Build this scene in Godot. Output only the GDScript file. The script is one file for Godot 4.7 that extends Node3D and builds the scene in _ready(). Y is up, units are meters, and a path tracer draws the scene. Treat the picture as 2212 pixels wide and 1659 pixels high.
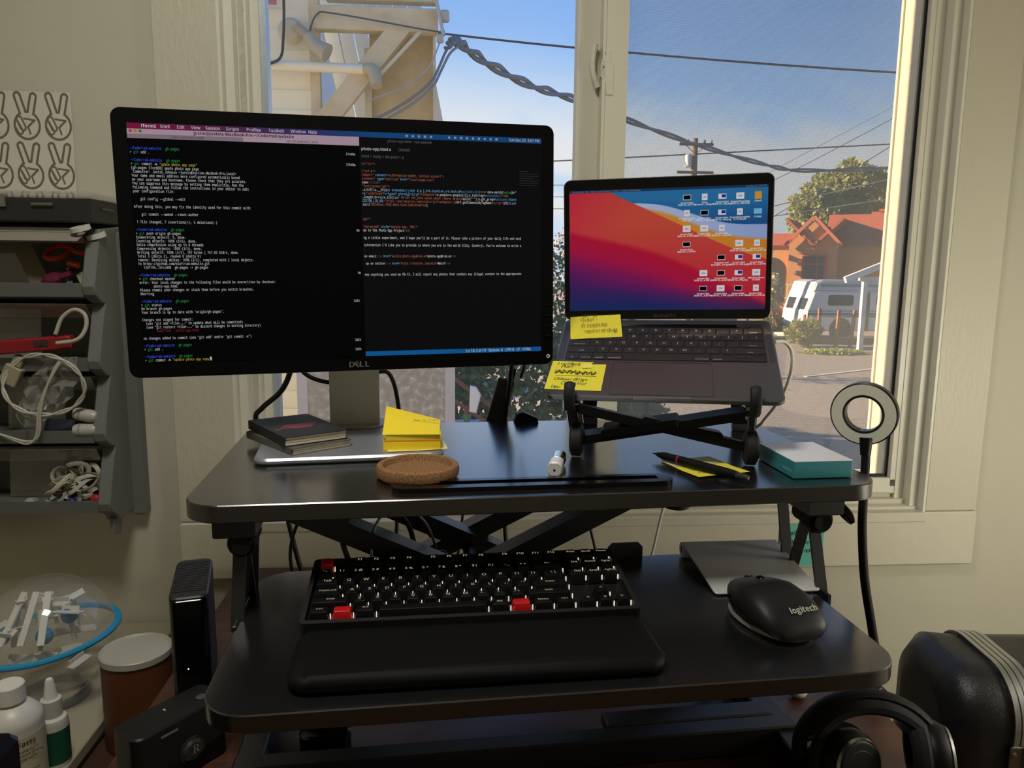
extends Node3D

# ---------- mesh helper: collects triangles, orients closed pieces, smooths by angle ----------
class G:
	var v := PackedVector3Array()
	var uv := PackedVector2Array()
	var with_uv := false
	func orient(from: int) -> void:
		var c := Vector3.ZERO
		var n := v.size() - from
		for i in range(from, v.size()): c += v[i]
		c /= maxi(n, 1)
		var vol := 0.0
		for i in range(from, v.size(), 3): vol += (v[i] - c).dot((v[i + 1] - c).cross(v[i + 2] - c))
		if vol > 0.0:
			for i in range(from, v.size(), 3):
				var t := v[i + 1]; v[i + 1] = v[i + 2]; v[i + 2] = t
	func quad(a: Vector3, b: Vector3, c: Vector3, d: Vector3) -> void:
		v.append_array([a, b, c, a, c, d])
	func loft(loops: Array, caps := true, ring := true) -> G:
		var from := v.size()
		for k in loops.size() - 1:
			var a: PackedVector3Array = loops[k]
			var b: PackedVector3Array = loops[k + 1]
			var n := a.size()
			for i in (n if ring else n - 1):
				var j := (i + 1) % n
				quad(a[i], a[j], b[j], b[i])
		if caps:
			for e in 2:
				var l: PackedVector3Array = loops[0] if e == 0 else loops[loops.size() - 1]
				var c := Vector3.ZERO
				for p in l: c += p
				c /= l.size()
				for i in l.size():
					var p := l[i]; var q := l[(i + 1) % l.size()]
					if e == 0: v.append_array([q, p, c])
					else: v.append_array([p, q, c])
		orient(from)
		return self
	# polygon in x,z drawn up from y0 to y1 with chamfer
	func prism(poly: PackedVector2Array, y0: float, y1: float, ch := 0.0, T := Transform3D.IDENTITY) -> G:
		var from := v.size()
		var n := poly.size()
		var ins := PackedVector2Array()
		var s := 0.0
		for i in n: s += poly[i].cross(poly[(i + 1) % n])
		var sg := 1.0 if s > 0.0 else -1.0
		for i in n:
			var a := (poly[i] - poly[(i + n - 1) % n]).normalized()
			var b := (poly[(i + 1) % n] - poly[i]).normalized()
			var na := Vector2(-a.y, a.x) * sg
			var nb := Vector2(-b.y, b.x) * sg
			var m := (na + nb)
			m = m / maxf(0.3, m.length_squared()) * 2.0
			ins.append(poly[i] + m * ch)
		var ls := []
		var hs := [[ins, y0], [poly, y0 + ch], [poly, y1 - ch], [ins, y1]] if ch > 0.0 else [[poly, y0], [poly, y1]]
		for h in hs:
			var l := PackedVector3Array()
			for p in h[0]: l.append(T * Vector3(p.x, h[1], p.y))
			ls.append(l)
		for k in ls.size() - 1:
			for i in n:
				var j := (i + 1) % n
				quad(ls[k][i], ls[k][j], ls[k + 1][j], ls[k + 1][i])
		var tri := Geometry2D.triangulate_polygon(poly)
		for e in 2:
			var l: PackedVector3Array = ls[0] if e == 0 else ls[ls.size() - 1]
			for i in range(0, tri.size(), 3):
				var a := tri[i]; var b := tri[i + 1]; var c := tri[i + 2]
				var cr := (poly[b] - poly[a]).cross(poly[c] - poly[a]) * sg
				if (cr < 0.0) != (e == 0): var t := b; b = c; c = t
				v.append_array([l[a], l[b], l[c]])
		orient(from)
		return self
	func box(c: Vector3, s: Vector3, ch := 0.0, T := Transform3D.IDENTITY) -> G:
		var h := s / 2
		return prism(PackedVector2Array([Vector2(c.x - h.x, c.z - h.z), Vector2(c.x + h.x, c.z - h.z), Vector2(c.x + h.x, c.z + h.z), Vector2(c.x - h.x, c.z + h.z)]), c.y - h.y, c.y + h.y, ch, T)
	func bar(a: Vector3, b: Vector3, w: float, h: float, ch := 0.0, up := Vector3.UP) -> G:
		var y := (b - a).normalized()
		var x := y.cross(up if absf(y.dot(up)) < 0.99 else Vector3.RIGHT).normalized()
		return box(Vector3(0, a.distance_to(b) / 2, 0), Vector3(w, a.distance_to(b), h), ch, Transform3D(Basis(x, y, x.cross(y)), a))
	func tube(p: Array, r, n := 8, caps := true, sx := 1.0) -> G:
		var ls := []
		var up := Vector3.UP
		var t0: Vector3 = (p[1] - p[0]).normalized()
		if absf(t0.dot(up)) > 0.9: up = Vector3.RIGHT
		var x := t0.cross(up).normalized()
		for i in p.size():
			var t: Vector3 = (p[mini(i + 1, p.size() - 1)] - p[maxi(i - 1, 0)]).normalized()
			x = (x - t * x.dot(t)).normalized()
			var y := t.cross(x)
			var rr: float = r[i] if r is Array else r
			var l := PackedVector3Array()
			for k in n: l.append(p[i] + (x * cos(TAU * k / n) * sx + y * sin(TAU * k / n)) * rr)
			ls.append(l)
		return loft(ls, caps)
	func lathe(prof: Array, n := 24, T := Transform3D.IDENTITY, sz := 1.0) -> G:
		var ls := []
		for q in prof:
			var l := PackedVector3Array()
			for k in n: l.append(T * Vector3(cos(TAU * k / n) * q.x, q.y, sin(TAU * k / n) * q.x * sz))
			ls.append(l)
		return loft(ls, prof[0] != prof[-1])
	func ball(c: Vector3, r: Vector3, n := 12, B := Basis.IDENTITY) -> G:
		var pr := []
		for k in n / 2 + 1:
			var a := PI * k / (n / 2)
			pr.append(Vector2(maxf(sin(a), 0.001), -cos(a)))
		return lathe(pr, n, Transform3D(B * Basis.from_scale(r), c))
	func sheet(rows: Array) -> G: # rows of points, open surface with uv
		with_uv = true
		for a in rows.size() - 1:
			for b in rows[0].size() - 1:
				quad(rows[a][b], rows[a][b + 1], rows[a + 1][b + 1], rows[a + 1][b])
				var u := func(i, j): return Vector2(float(j) / (rows[0].size() - 1), float(i) / (rows.size() - 1))
				uv.append_array([u.call(a, b), u.call(a, b + 1), u.call(a + 1, b + 1), u.call(a, b), u.call(a + 1, b + 1), u.call(a + 1, b)])
		return self
	func text(s: String, h: float, T: Transform3D, f: Font, al := 0, sx := 1.0, slant := 0.0) -> G:
		if s.strip_edges() == "": return self
		var t := TextMesh.new()
		t.font = f
		t.font_size = 32
		t.pixel_size = h / 32.0
		t.depth = 0.0
		t.curve_step = 6.0
		t.text = s
		t.horizontal_alignment = [HORIZONTAL_ALIGNMENT_LEFT, HORIZONTAL_ALIGNMENT_CENTER, HORIZONTAL_ALIGNMENT_RIGHT][al]
		t.vertical_alignment = VERTICAL_ALIGNMENT_CENTER
		if t.get_surface_count() == 0: return self
		var ar := t.surface_get_arrays(0)
		var vs: PackedVector3Array = ar[Mesh.ARRAY_VERTEX]
		var ix = ar[Mesh.ARRAY_INDEX]
		for i in (ix.size() if ix != null else vs.size()):
			var q := vs[ix[i] if ix != null else i]
			v.append(T * Vector3(q.x * sx + q.y * slant, q.y, 0))
		return self
	func mesh(deg := 35.0) -> ArrayMesh:
		var nf := v.size() / 3
		var fn := PackedVector3Array(); fn.resize(nf)
		var fu := PackedVector3Array(); fu.resize(nf)
		for f in nf:
			var c := (v[f * 3 + 2] - v[f * 3]).cross(v[f * 3 + 1] - v[f * 3])
			fn[f] = c
			fu[f] = c.normalized()
		var nm := PackedVector3Array(); nm.resize(v.size())
		if deg <= 0.0:
			for i in v.size(): nm[i] = fu[i / 3]
		else:
			var at := {}
			for i in v.size():
				var k := Vector3i((v[i] * 50000.0).round())
				if at.has(k): at[k].append(i / 3)
				else: at[k] = PackedInt32Array([i / 3])
			var lim := cos(deg_to_rad(deg))
			for i in v.size():
				var s := Vector3.ZERO
				var me := fu[i / 3]
				for f in at[Vector3i((v[i] * 50000.0).round())]:
					if fu[f].dot(me) > lim: s += fn[f]
				nm[i] = s.normalized() if s.length_squared() > 0.0 else me
		var a := []
		a.resize(Mesh.ARRAY_MAX)
		a[Mesh.ARRAY_VERTEX] = v
		a[Mesh.ARRAY_NORMAL] = nm
		if with_uv: a[Mesh.ARRAY_TEX_UV] = uv
		var am := ArrayMesh.new()
		if v.size(): am.add_surface_from_arrays(Mesh.PRIMITIVE_TRIANGLES, a)
		return am

func V(x, y, z) -> Vector3: return Vector3(x, y, z)
func TR(at := Vector3.ZERO, yaw := 0.0, pitch := 0.0, roll := 0.0) -> Transform3D:
	return Transform3D(Basis.from_euler(Vector3(deg_to_rad(pitch), deg_to_rad(yaw), deg_to_rad(roll))), at)
func rr(w: float, d: float, r: float, n := 5, c := Vector2.ZERO) -> PackedVector2Array:
	var o := PackedVector2Array()
	for q in 4:
		var s := Vector2([1, -1, -1, 1][q], [1, 1, -1, -1][q])
		for k in n + 1:
			var a := PI / 2 * (q + float(k) / n)
			o.append(c + Vector2(s.x * (w / 2 - r), s.y * (d / 2 - r)) + Vector2(cos(a), sin(a)) * r)
	return o
func curve(p: Array, n := 8) -> Array:
	var o := []
	for i in p.size() - 1:
		for k in n:
			o.append(p[i].cubic_interpolate(p[i + 1], p[i - 1] if i > 0 else p[i] * 2.0 - p[i + 1], p[i + 2] if i + 2 < p.size() else p[i + 1] * 2.0 - p[i], float(k) / n))
	o.append(p[-1])
	return o
var used := {}
func numbered(n: String) -> String:
	used[n] = used.get(n, -1) + 1
	return n if used[n] == 0 else "%s_%03d" % [n, used[n]]
func meta(o: Node, label: String, category: String, group := "") -> Node:
	o.set_meta("label", label); o.set_meta("category", category)
	if group: o.set_meta("group", group)
	return o
func thing(n: String, label: String, category: String, T := Transform3D.IDENTITY, group := "") -> Node3D:
	var o := Node3D.new()
	o.name = numbered(n); add_child(o); o.transform = T
	return meta(o, label, category, group)
func mi(n: String, g, mt: Material, par: Node = null, T := Transform3D.IDENTITY, deg := 35.0) -> MeshInstance3D:
	var o := MeshInstance3D.new()
	o.name = numbered(n) if par == null else n
	o.mesh = g.mesh(deg) if g is G else g
	o.material_override = mt
	(self if par == null else par).add_child(o, true)
	o.transform = T
	return o
func solo(n: String, g, mt: Material, label: String, category: String, T := Transform3D.IDENTITY, group := "", deg := 35.0) -> MeshInstance3D:
	var o := mi(n, g, mt, null, T, deg)
	meta(o, label, category, group)
	return o
func struct(n: String, g, mt: Material, par: Node = null, T := Transform3D.IDENTITY) -> MeshInstance3D:
	var o := mi(n, g, mt, par, T, 20.0)
	if par == null: o.set_meta("kind", "structure")
	return o
func snode(n: String, T := Transform3D.IDENTITY) -> Node3D:
	var o := Node3D.new()
	o.name = n; add_child(o); o.transform = T; o.set_meta("kind", "structure")
	return o
func mat(c, rough := 0.6, metal := 0.0, spec := 0.5) -> StandardMaterial3D:
	var m := StandardMaterial3D.new()
	m.albedo_color = c if c is Color else Color(c)
	m.roughness = rough; m.metallic = metal; m.metallic_specular = spec
	return m
func glow(c, e: float) -> StandardMaterial3D:
	var m := mat("000000", 0.6, 0, 0.12)
	m.emission_enabled = true
	m.emission = c if c is Color else Color(c)
	m.emission_energy_multiplier = e
	return m
func glass(c, a: float, rough := 0.0) -> StandardMaterial3D:
	var m := mat(c, rough)
	m.albedo_color.a = a
	m.transparency = BaseMaterial3D.TRANSPARENCY_ALPHA
	return m
func noise_tex(freq: float, seed_: int, size := 512, ramp = null, oct := 4, type := FastNoiseLite.TYPE_SIMPLEX_SMOOTH) -> NoiseTexture2D:
	var f := FastNoiseLite.new()
	f.seed = seed_; f.frequency = freq; f.fractal_octaves = oct; f.noise_type = type
	var t := NoiseTexture2D.new()
	t.width = size; t.height = size; t.seamless = true; t.noise = f
	if ramp:
		var g := Gradient.new()
		g.offsets = ramp[0]; g.colors = ramp[1]
		t.color_ramp = g
	return t
func rough_up(m: StandardMaterial3D, tex: Texture2D, cm: float, sc: float) -> StandardMaterial3D:
	m.heightmap_enabled = true; m.heightmap_texture = tex; m.heightmap_scale = cm
	m.uv1_triplanar = true; m.uv1_scale = Vector3.ONE * sc
	return m
func tinted(m: StandardMaterial3D, tex: Texture2D, sc) -> StandardMaterial3D:
	m.albedo_texture = tex; m.uv1_triplanar = true; m.uv1_scale = sc if sc is Vector3 else Vector3.ONE * sc
	return m
func pic(w: int, h: int, f: Callable) -> ImageTexture:
	var im := Image.create_empty(w, h, false, Image.FORMAT_RGB8)
	for y in h:
		for x in w: im.set_pixel(x, y, f.call((x + 0.5) / w, (y + 0.5) / h))
	return ImageTexture.create_from_image(im)

var sans: Font
var bold: Font
var mono: Font
var serif: Font
func font(n: String, w := 400) -> Font:
	var f := SystemFont.new()
	f.font_names = PackedStringArray([n]); f.font_weight = w
	return f
var M := {}
func sky_picture() -> ImageTexture:
	var n := FastNoiseLite.new()
	n.seed = 216; n.frequency = 1.0; n.fractal_octaves = 5; n.noise_type = FastNoiseLite.TYPE_SIMPLEX_SMOOTH
	var w := 1024
	var h := 512
	var im := Image.create_empty(w, h, false, Image.FORMAT_RGB8)
	var stops := [[-90.0, Color8(206, 226, 243)], [0.0, Color8(206, 226, 243)], [9.0, Color8(168, 206, 250)], [20.0, Color8(120, 168, 236)], [45.0, Color8(86, 137, 222)], [90.0, Color8(66, 112, 194)]]
	for y in h:
		var el := 90.0 - (y + 0.5) / h * 180.0
		var c := Color.WHITE
		for k in stops.size() - 1:
			if el >= stops[k][0]: c = stops[k][1].lerp(stops[k + 1][1], (el - stops[k][0]) / (stops[k + 1][0] - stops[k][0]))
		for x in w:
			var o := c
			if el > -1.0 and el < 50.0:
				var a := ((x + 0.5) / w - 0.5) * TAU
				var d := Vector3(sin(a) * cos(deg_to_rad(el)), sin(deg_to_rad(el)), -cos(a) * cos(deg_to_rad(el)))
				var f := n.get_noise_3d(d.x * 2.2 + 3.1, d.y * 9.0 - d.x * 2.6, d.z * 2.2) * 0.65 + n.get_noise_3d(d.x * 7.0, d.y * 20.0 - d.x * 5.0, d.z * 7.0) * 0.3
				var band := smoothstep(0.0, 4.0, el) * (1.0 - smoothstep(8.0 + 5.0 * d.x, 17.0 + 6.0 * d.x, el))
				var k := smoothstep(-0.22, 0.26, f + 0.3 * band - 0.12) * (0.04 + 0.8 * band)
				o = c.lerp(Color8(240, 236, 232), clampf(k, 0.0, 0.85))
			im.set_pixel(x, y, o)
	return ImageTexture.create_from_image(im)

func setup() -> void:
	var cam := Camera3D.new()
	cam.name = "camera"
	add_child(cam)
	cam.transform = TR(V(0, 1.33, 1.5), -4.5, -8.8, 0.6)
	cam.fov = 53.07
	cam.near = 0.02; cam.far = 400.0
	cam.current = true
	var we := WorldEnvironment.new()
	we.name = "world"
	var e := Environment.new()
	e.background_mode = Environment.BG_SKY
	var sky := Sky.new()
	var pm := PanoramaSkyMaterial.new()
	pm.panorama = sky_picture()
	pm.energy_multiplier = 1.12
	sky.sky_material = pm
	e.sky = sky
	e.tonemap_mode = Environment.TONE_MAPPER_LINEAR
	e.tonemap_exposure = 1.0
	e.sdfgi_enabled = true; e.ssao_enabled = true; e.ssil_enabled = true
	we.environment = e
	add_child(we)
	# the low winter sun stands to the left of the window
	var sun := DirectionalLight3D.new()
	sun.name = "sun"
	sun.light_color = Color(1.0, 0.87, 0.70)
	sun.light_energy = 7.0
	sun.light_angular_distance = 0.5
	sun.shadow_enabled = true
	add_child(sun)
	sun.look_at_from_position(Vector3(-0.9336, 0.309, -0.1815) * 10.0, Vector3.ZERO)
	# unseen floor lamp and ceiling lamp, both added to fill the room with light
	var fl := thing("fill_floor_lamp", "unseen floor lamp with a cream drum shade, added as fill light by the right wall", "lamp", TR(V(1.24, 0, 0.80)))
	mi("base", G.new().lathe([V2(0.14, 0), V2(0.14, 0.015), V2(0.02, 0.03)], 24), mat("2a2826", 0.4, 0.6), fl)
	mi("pole", G.new().lathe([V2(0.011, 0.02), V2(0.011, 0.90)], 12), mat("2a2826", 0.4, 0.6), fl)
	mi("lamp_shade", G.new().lathe([V2(0.15, 0.87), V2(0.14, 1.17)], 32), glow(Color(1.0, 0.90, 0.70), 1.2), fl)
	var ol := OmniLight3D.new()
	ol.name = "fill_lamp_light"
	ol.light_color = Color(1.0, 0.99, 0.94); ol.light_energy = 0.37; ol.light_size = 0.12; ol.omni_range = 12.0; ol.omni_attenuation = 2.0; ol.shadow_enabled = true
	fl.add_child(ol)
	ol.position = V(0, 1.02, 0)
	var cl := thing("fill_ceiling_lamp", "unseen round opal ceiling lamp added as fill light above the room", "lamp", TR(V(-0.25, 2.5, 1.05)))  # added out of view for overall fill light
	mi("canopy", G.new().lathe([V2(0.2, -0.03), V2(0.2, 0.0)], 32), mat("d8d2c0", 0.5), cl)
	mi("diffuser", G.new().lathe([V2(0.05, -0.085), V2(0.13, -0.075), V2(0.18, -0.05), V2(0.19, -0.03)], 32), glow(Color(1.0, 0.91, 0.76), 0.9), cl)
	var al := AreaLight3D.new()
	al.name = "fill_ceiling_lamp_light"
	al.light_color = Color(1.0, 0.99, 0.96); al.light_energy = 1.5; al.area_size = Vector2(0.36, 0.36); al.area_range = 12.0; al.shadow_enabled = true
	cl.add_child(al)
	al.position = V(0, -0.09, 0); al.rotation_degrees = V(-90, 0, 0)
func V2(x, y) -> Vector2: return Vector2(x, y)

func materials() -> void:
	sans = font("Droid Sans"); bold = font("Droid Sans", 700); mono = font("Droid Sans Mono"); serif = font("Droid Serif")
	var plaster := noise_tex(0.01, 3, 512)
	var fine := noise_tex(0.08, 5, 512, null, 3)
	M.fine = fine; M.plaster = plaster
	M.wall = rough_up(mat("b9b4a1", 0.75, 0, 0.3), plaster, 0.12, 1.3)
	M.trim = rough_up(mat("c4beaa", 0.42, 0, 0.45), noise_tex(0.02, 8, 512), 0.05, 2.0)
	# brush strokes and cracks run along the grain of the painted casing
	var streak := NoiseTexture2D.new()
	streak.width = 256; streak.height = 1024; streak.seamless = true
	var sn := FastNoiseLite.new()
	sn.seed = 4; sn.frequency = 0.02; sn.fractal_octaves = 3; sn.fractal_type = FastNoiseLite.FRACTAL_RIDGED
	streak.noise = sn
	M.casing = mat("bfb9a4", 0.45, 0, 0.45)
	M.casing.heightmap_enabled = true; M.casing.heightmap_texture = streak; M.casing.heightmap_scale = 0.06
	M.casing.uv1_triplanar = true; M.casing.uv1_scale = V(9, 0.9, 9)
	M.vinyl = mat("d6d1be", 0.32)
	M.pane = glass("f2f8f8", 0.03)
	M.black = mat("0c0c0d", 0.45, 0, 0.3)
	M.black_rough = rough_up(mat("0e0e0f", 0.6, 0, 0.3), fine, 0.02, 12.0)
	M.black_gloss = mat("070708", 0.18)
	M.bezel = mat("0a0a0a", 0.5, 0, 0.18)
	M.top = rough_up(mat("161617", 0.2, 0, 0.9), fine, 0.004, 9.0)
	M.top.clearcoat_enabled = true; M.top.clearcoat = 0.7; M.top.clearcoat_roughness = 0.2
	M.top_edge = mat("141415", 0.5)
	M.steel = mat("141517", 0.42, 0.0, 0.55)
	M.silver = mat("9fa1a6", 0.34, 0.55)
	M.space_grey = rough_up(mat("6f7073", 0.38, 0.85), fine, 0.004, 40.0)
	M.white = mat("d9d6cb", 0.5)
	M.paper = mat("e3dcc4", 0.8)
	M.yellow = mat("e6d93a", 0.75)
	M.yellow2 = mat("fbdc22", 0.75)
	M.ink = mat("2b2a22", 0.7)
	M.rubber = mat("0e0e0f", 0.7)
	M.chrome = mat("d5d5d5", 0.12, 1.0)
	M.red_key = mat("c01216", 0.4)

func wall_with_holes(along: String, a0: float, a1: float, y0: float, y1: float, t0: float, t1: float, holes: Array) -> G:
	# cuts the wall into a grid so that each hole [a0, a1, y0, y1] stays open
	var g := G.new()
	var as_ := [a0, a1]
	var ys := [y0, y1]
	for h in holes: as_.append_array([h[0], h[1]]); ys.append_array([h[2], h[3]])
	as_.sort(); ys.sort()
	for i in as_.size() - 1:
		for j in ys.size() - 1:
			var ca: float = (as_[i] + as_[i + 1]) / 2; var cy: float = (ys[j] + ys[j + 1]) / 2
			if as_[i + 1] - as_[i] < 0.0001 or ys[j + 1] - ys[j] < 0.0001: continue
			var open := false
			for h in holes: open = open or (ca > h[0] and ca < h[1] and cy > h[2] and cy < h[3])
			if open: continue
			var sa: float = as_[i + 1] - as_[i]; var sy: float = ys[j + 1] - ys[j]; var tm := (t0 + t1) / 2
			g.box(V(ca, cy, tm) if along == "x" else V(tm, cy, ca), V(sa, sy, t1 - t0) if along == "x" else V(t1 - t0, sy, sa))
	return g

func room() -> void:
	struct("wall_front", wall_with_holes("x", -1.64, 1.64, -0.14, 2.64, -0.14, 0.0, [[-0.417, 0.99, 0.815, 2.2]]), M.wall)
	struct("wall_left", wall_with_holes("z", 0.0, 3.2, -0.14, 2.64, -1.64, -1.5, [[0.020, 0.125, 1.835, 1.955]]), M.wall)
	struct("wall_right", wall_with_holes("z", 0.0, 3.2, -0.14, 2.64, 1.5, 1.64, []), M.wall)
	struct("wall_back", wall_with_holes("x", -1.64, 1.64, -0.14, 2.64, 3.2, 3.34, []), M.wall)
	var wood := mat("6b4a30", 0.45)
	struct("floor", G.new().box(V(0, -0.02, 1.6), V(3.0, 0.04, 3.2)), wood)
	struct("ceiling", G.new().box(V(0, 2.57, 1.6), V(3.0, 0.14, 3.2)), mat("e6e2d6", 0.8))
	for s in [[-0.472, 0.110], [1.045, 0.110]]:
		struct("trim_%d" % (1 if s[0] < 0 else 2), G.new().box(V(s[0], 1.55, 0.009), V(s[1], 1.445, 0.018), 0.003), M.casing)
	struct("trim_3", G.new().box(V(0.2865, 0.769, 0.011), V(1.627, 0.116, 0.022), 0.003), M.trim)
	struct("trim_4", G.new().box(V(0.2865, 2.25, 0.009), V(1.627, 0.1, 0.018), 0.003), M.trim)
	struct("trim_5", G.new().box(V(-0.475, 1.5, -0.2475), V(0.06, 1.9, 0.215), 0.004), M.vinyl) # unseen fin added outside on the left to keep sun off the right jamb
	# window: stepped jambs and sill, two sashes, latch, panes, insect screen
	var w := snode("window_1")
	var jl := G.new(); var jr := G.new(); var js := G.new(); var jt := G.new()
	var st := [[0.006, 0.017, -0.004], [0.022, -0.006, -0.032], [0.040, -0.034, -0.058], [0.056, -0.060, -0.135]]
	var prev := 0.0
	for s in st:
		var wd: float = s[0]
		jl.box(V(-0.417 + wd / 2, 1.52, (s[1] + s[2]) / 2), V(wd, 1.41, s[1] - s[2]), 0.0015)
		jr.box(V(0.99 - wd / 2, 1.52, (s[1] + s[2]) / 2), V(wd, 1.41, s[1] - s[2]), 0.0015)
		jt.box(V(0.2865, 2.2 - wd / 2, (s[1] + s[2]) / 2), V(1.407, wd, s[1] - s[2]), 0.0015)
	jl.box(V(-0.417 + 0.030, 1.52, -0.047), V(0.012, 1.41, 0.026), 0.001)
	jr.box(V(0.99 - 0.049, 1.52, -0.062), V(0.008, 1.41, 0.006), 0.001)
	for s in [[0.827, 0.024, 0.0], [0.833, -0.001, -0.022], [0.842, -0.024, -0.042], [0.852, -0.044, -0.136]]:
		js.box(V(0.2865, 0.815 + (s[0] - 0.815) / 2 - 0.004, (s[1] + s[2]) / 2), V(1.405, s[0] - 0.807, s[1] - s[2]), 0.0015)
	struct("jamb", jl, M.vinyl, w); struct("jamb", jr, M.vinyl, w); struct("head", jt, M.vinyl, w); struct("sill", js, M.trim, w)
	# fixed left sash
	struct("sash_stile", G.new().box(V(0.266, 1.52, -0.082), V(0.044, 1.34, 0.036), 0.003), M.vinyl, w)
	struct("sash_stile", G.new().box(V(-0.356, 1.52, -0.085), V(0.012, 1.34, 0.03), 0.002), mat("b9c4cc", 0.3, 0.4), w)
	struct("sash_rail", G.new().box(V(-0.045, 0.868, -0.085), V(0.63, 0.034, 0.03), 0.002), M.vinyl, w)
	# sliding right sash
	struct("sash_stile", G.new().box(V(0.313, 1.52, -0.050), V(0.050, 1.34, 0.032), 0.004).box(V(0.291, 1.52, -0.036), V(0.006, 1.34, 0.010), 0.002), M.vinyl, w)
	struct("sash_stile", G.new().box(V(0.951, 1.52, -0.050), V(0.024, 1.34, 0.028), 0.003), M.vinyl, w)
	struct("sash_rail", G.new().box(V(0.64, 0.868, -0.050), V(0.63, 0.034, 0.028), 0.003), M.vinyl, w)
	struct("gasket", G.new().box(V(0.937, 1.52, -0.052), V(0.005, 1.28, 0.006)).box(V(0.64, 0.888, -0.052), V(0.6, 0.006, 0.006)), M.rubber, w)
	struct("pane", G.new().box(V(-0.05, 1.53, -0.088), V(0.60, 1.30, 0.004)), M.pane, w)
	struct("pane", G.new().box(V(0.637, 1.53, -0.052), V(0.60, 1.30, 0.004)), M.pane, w)
	# insect screen: woven threads about 1.2 mm apart
	var im := Image.create_empty(16, 16, false, Image.FORMAT_RGBA8)
	for y in 16:
		for x in 16:
			var t := x < 3 or y < 3
			im.set_pixel(x, y, Color(0.40, 0.42, 0.46, 1.0 if t else 0.0))
	var sm := mat("ffffff", 0.7)
	sm.albedo_texture = ImageTexture.create_from_image(im)
	sm.transparency = BaseMaterial3D.TRANSPARENCY_ALPHA
	sm.uv1_triplanar = true; sm.uv1_scale = V(800, 800, 800)
	struct("insect_screen", G.new().box(V(0.635, 1.53, -0.124), V(0.60, 1.30, 0.0004)), sm, w)
	struct("screen_frame", G.new().box(V(0.337, 1.53, -0.124), V(0.012, 1.33, 0.008)).box(V(0.935, 1.53, -0.124), V(0.010, 1.33, 0.008)).box(V(0.635, 0.875, -0.124), V(0.6, 0.012, 0.008)), M.vinyl, w)
	# latch on the meeting stile
	var lt := snode_child("latch", w)
	mi("lever", G.new().tube(curve([V(0.277, 1.752, -0.052), V(0.272, 1.725, -0.05), V(0.273, 1.70, -0.05), V(0.283, 1.672, -0.05)], 5), 0.006, 8, true, 1.5), M.vinyl, lt)
	mi("keeper", G.new().prism(PackedVector2Array([V2(0, 0), V2(0.012, 0.004), V2(0.012, 0.02), V2(0.018, 0.03), V2(0.018, 0.085), V2(0.003, 0.085), V2(0, 0.06), V2(-0.008, 0.05), V2(-0.008, 0.028)]), 0.0, 0.012, 0.002, Transform3D(Basis(V(1, 0, 0), V(0, 0, 1), V(0, -1, 0)), V(0.293, 1.74, -0.043))), M.vinyl, lt)
	# pane of the small high window in the left wall
	var w2 := snode("window_2")
	struct("pane", G.new().box(V(-1.57, 1.895, 0.0725), V(0.004, 0.12, 0.105)), M.pane, w2)
func snode_child(n: String, par: Node) -> Node3D:
	var o := Node3D.new()
	o.name = n; par.add_child(o, true)
	return o
func ring(g: G, outer: PackedVector2Array, inner: PackedVector2Array, y0: float, y1: float, T := Transform3D.IDENTITY) -> G:
	var ls := []
	for q in [[inner, y0], [outer, y0], [outer, y1], [inner, y1], [inner, y0]]:
		var l := PackedVector3Array()
		for p in q[0]: l.append(T * V(p.x, q[1], p.y))
		ls.append(l)
	return g.loft(ls, false)

func desk() -> void:
	var grain := noise_tex(0.006, 21, 512, [[0.0, 0.45, 0.55, 1.0], [Color("3a2018"), Color("44281c"), Color("4e2f21"), Color("3e231a")]])
	var wood := tinted(mat("ffffff", 0.38, 0, 0.5), grain, V(2.0, 6.0, 9.0))
	var t := thing("wooden_desk", "reddish brown wooden desk under the black desk riser", "desk", TR(V(0.086, 0, 0.43)))
	mi("desktop", G.new().prism(rr(0.972, 0.74, 0.006, 2), 0.722, 0.75, 0.003), wood, t)
	for s in [V(-0.45, 0, -0.33), V(0.45, 0, -0.33), V(-0.45, 0, 0.33), V(0.45, 0, 0.33)]:
		mi("leg", G.new().box(s + V(0, 0.361, 0), V(0.05, 0.722, 0.05), 0.003), wood, t)
	for z in [-0.335, 0.335]: mi("apron", G.new().box(V(0, 0.68, z), V(0.85, 0.08, 0.02)), wood, t)

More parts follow.
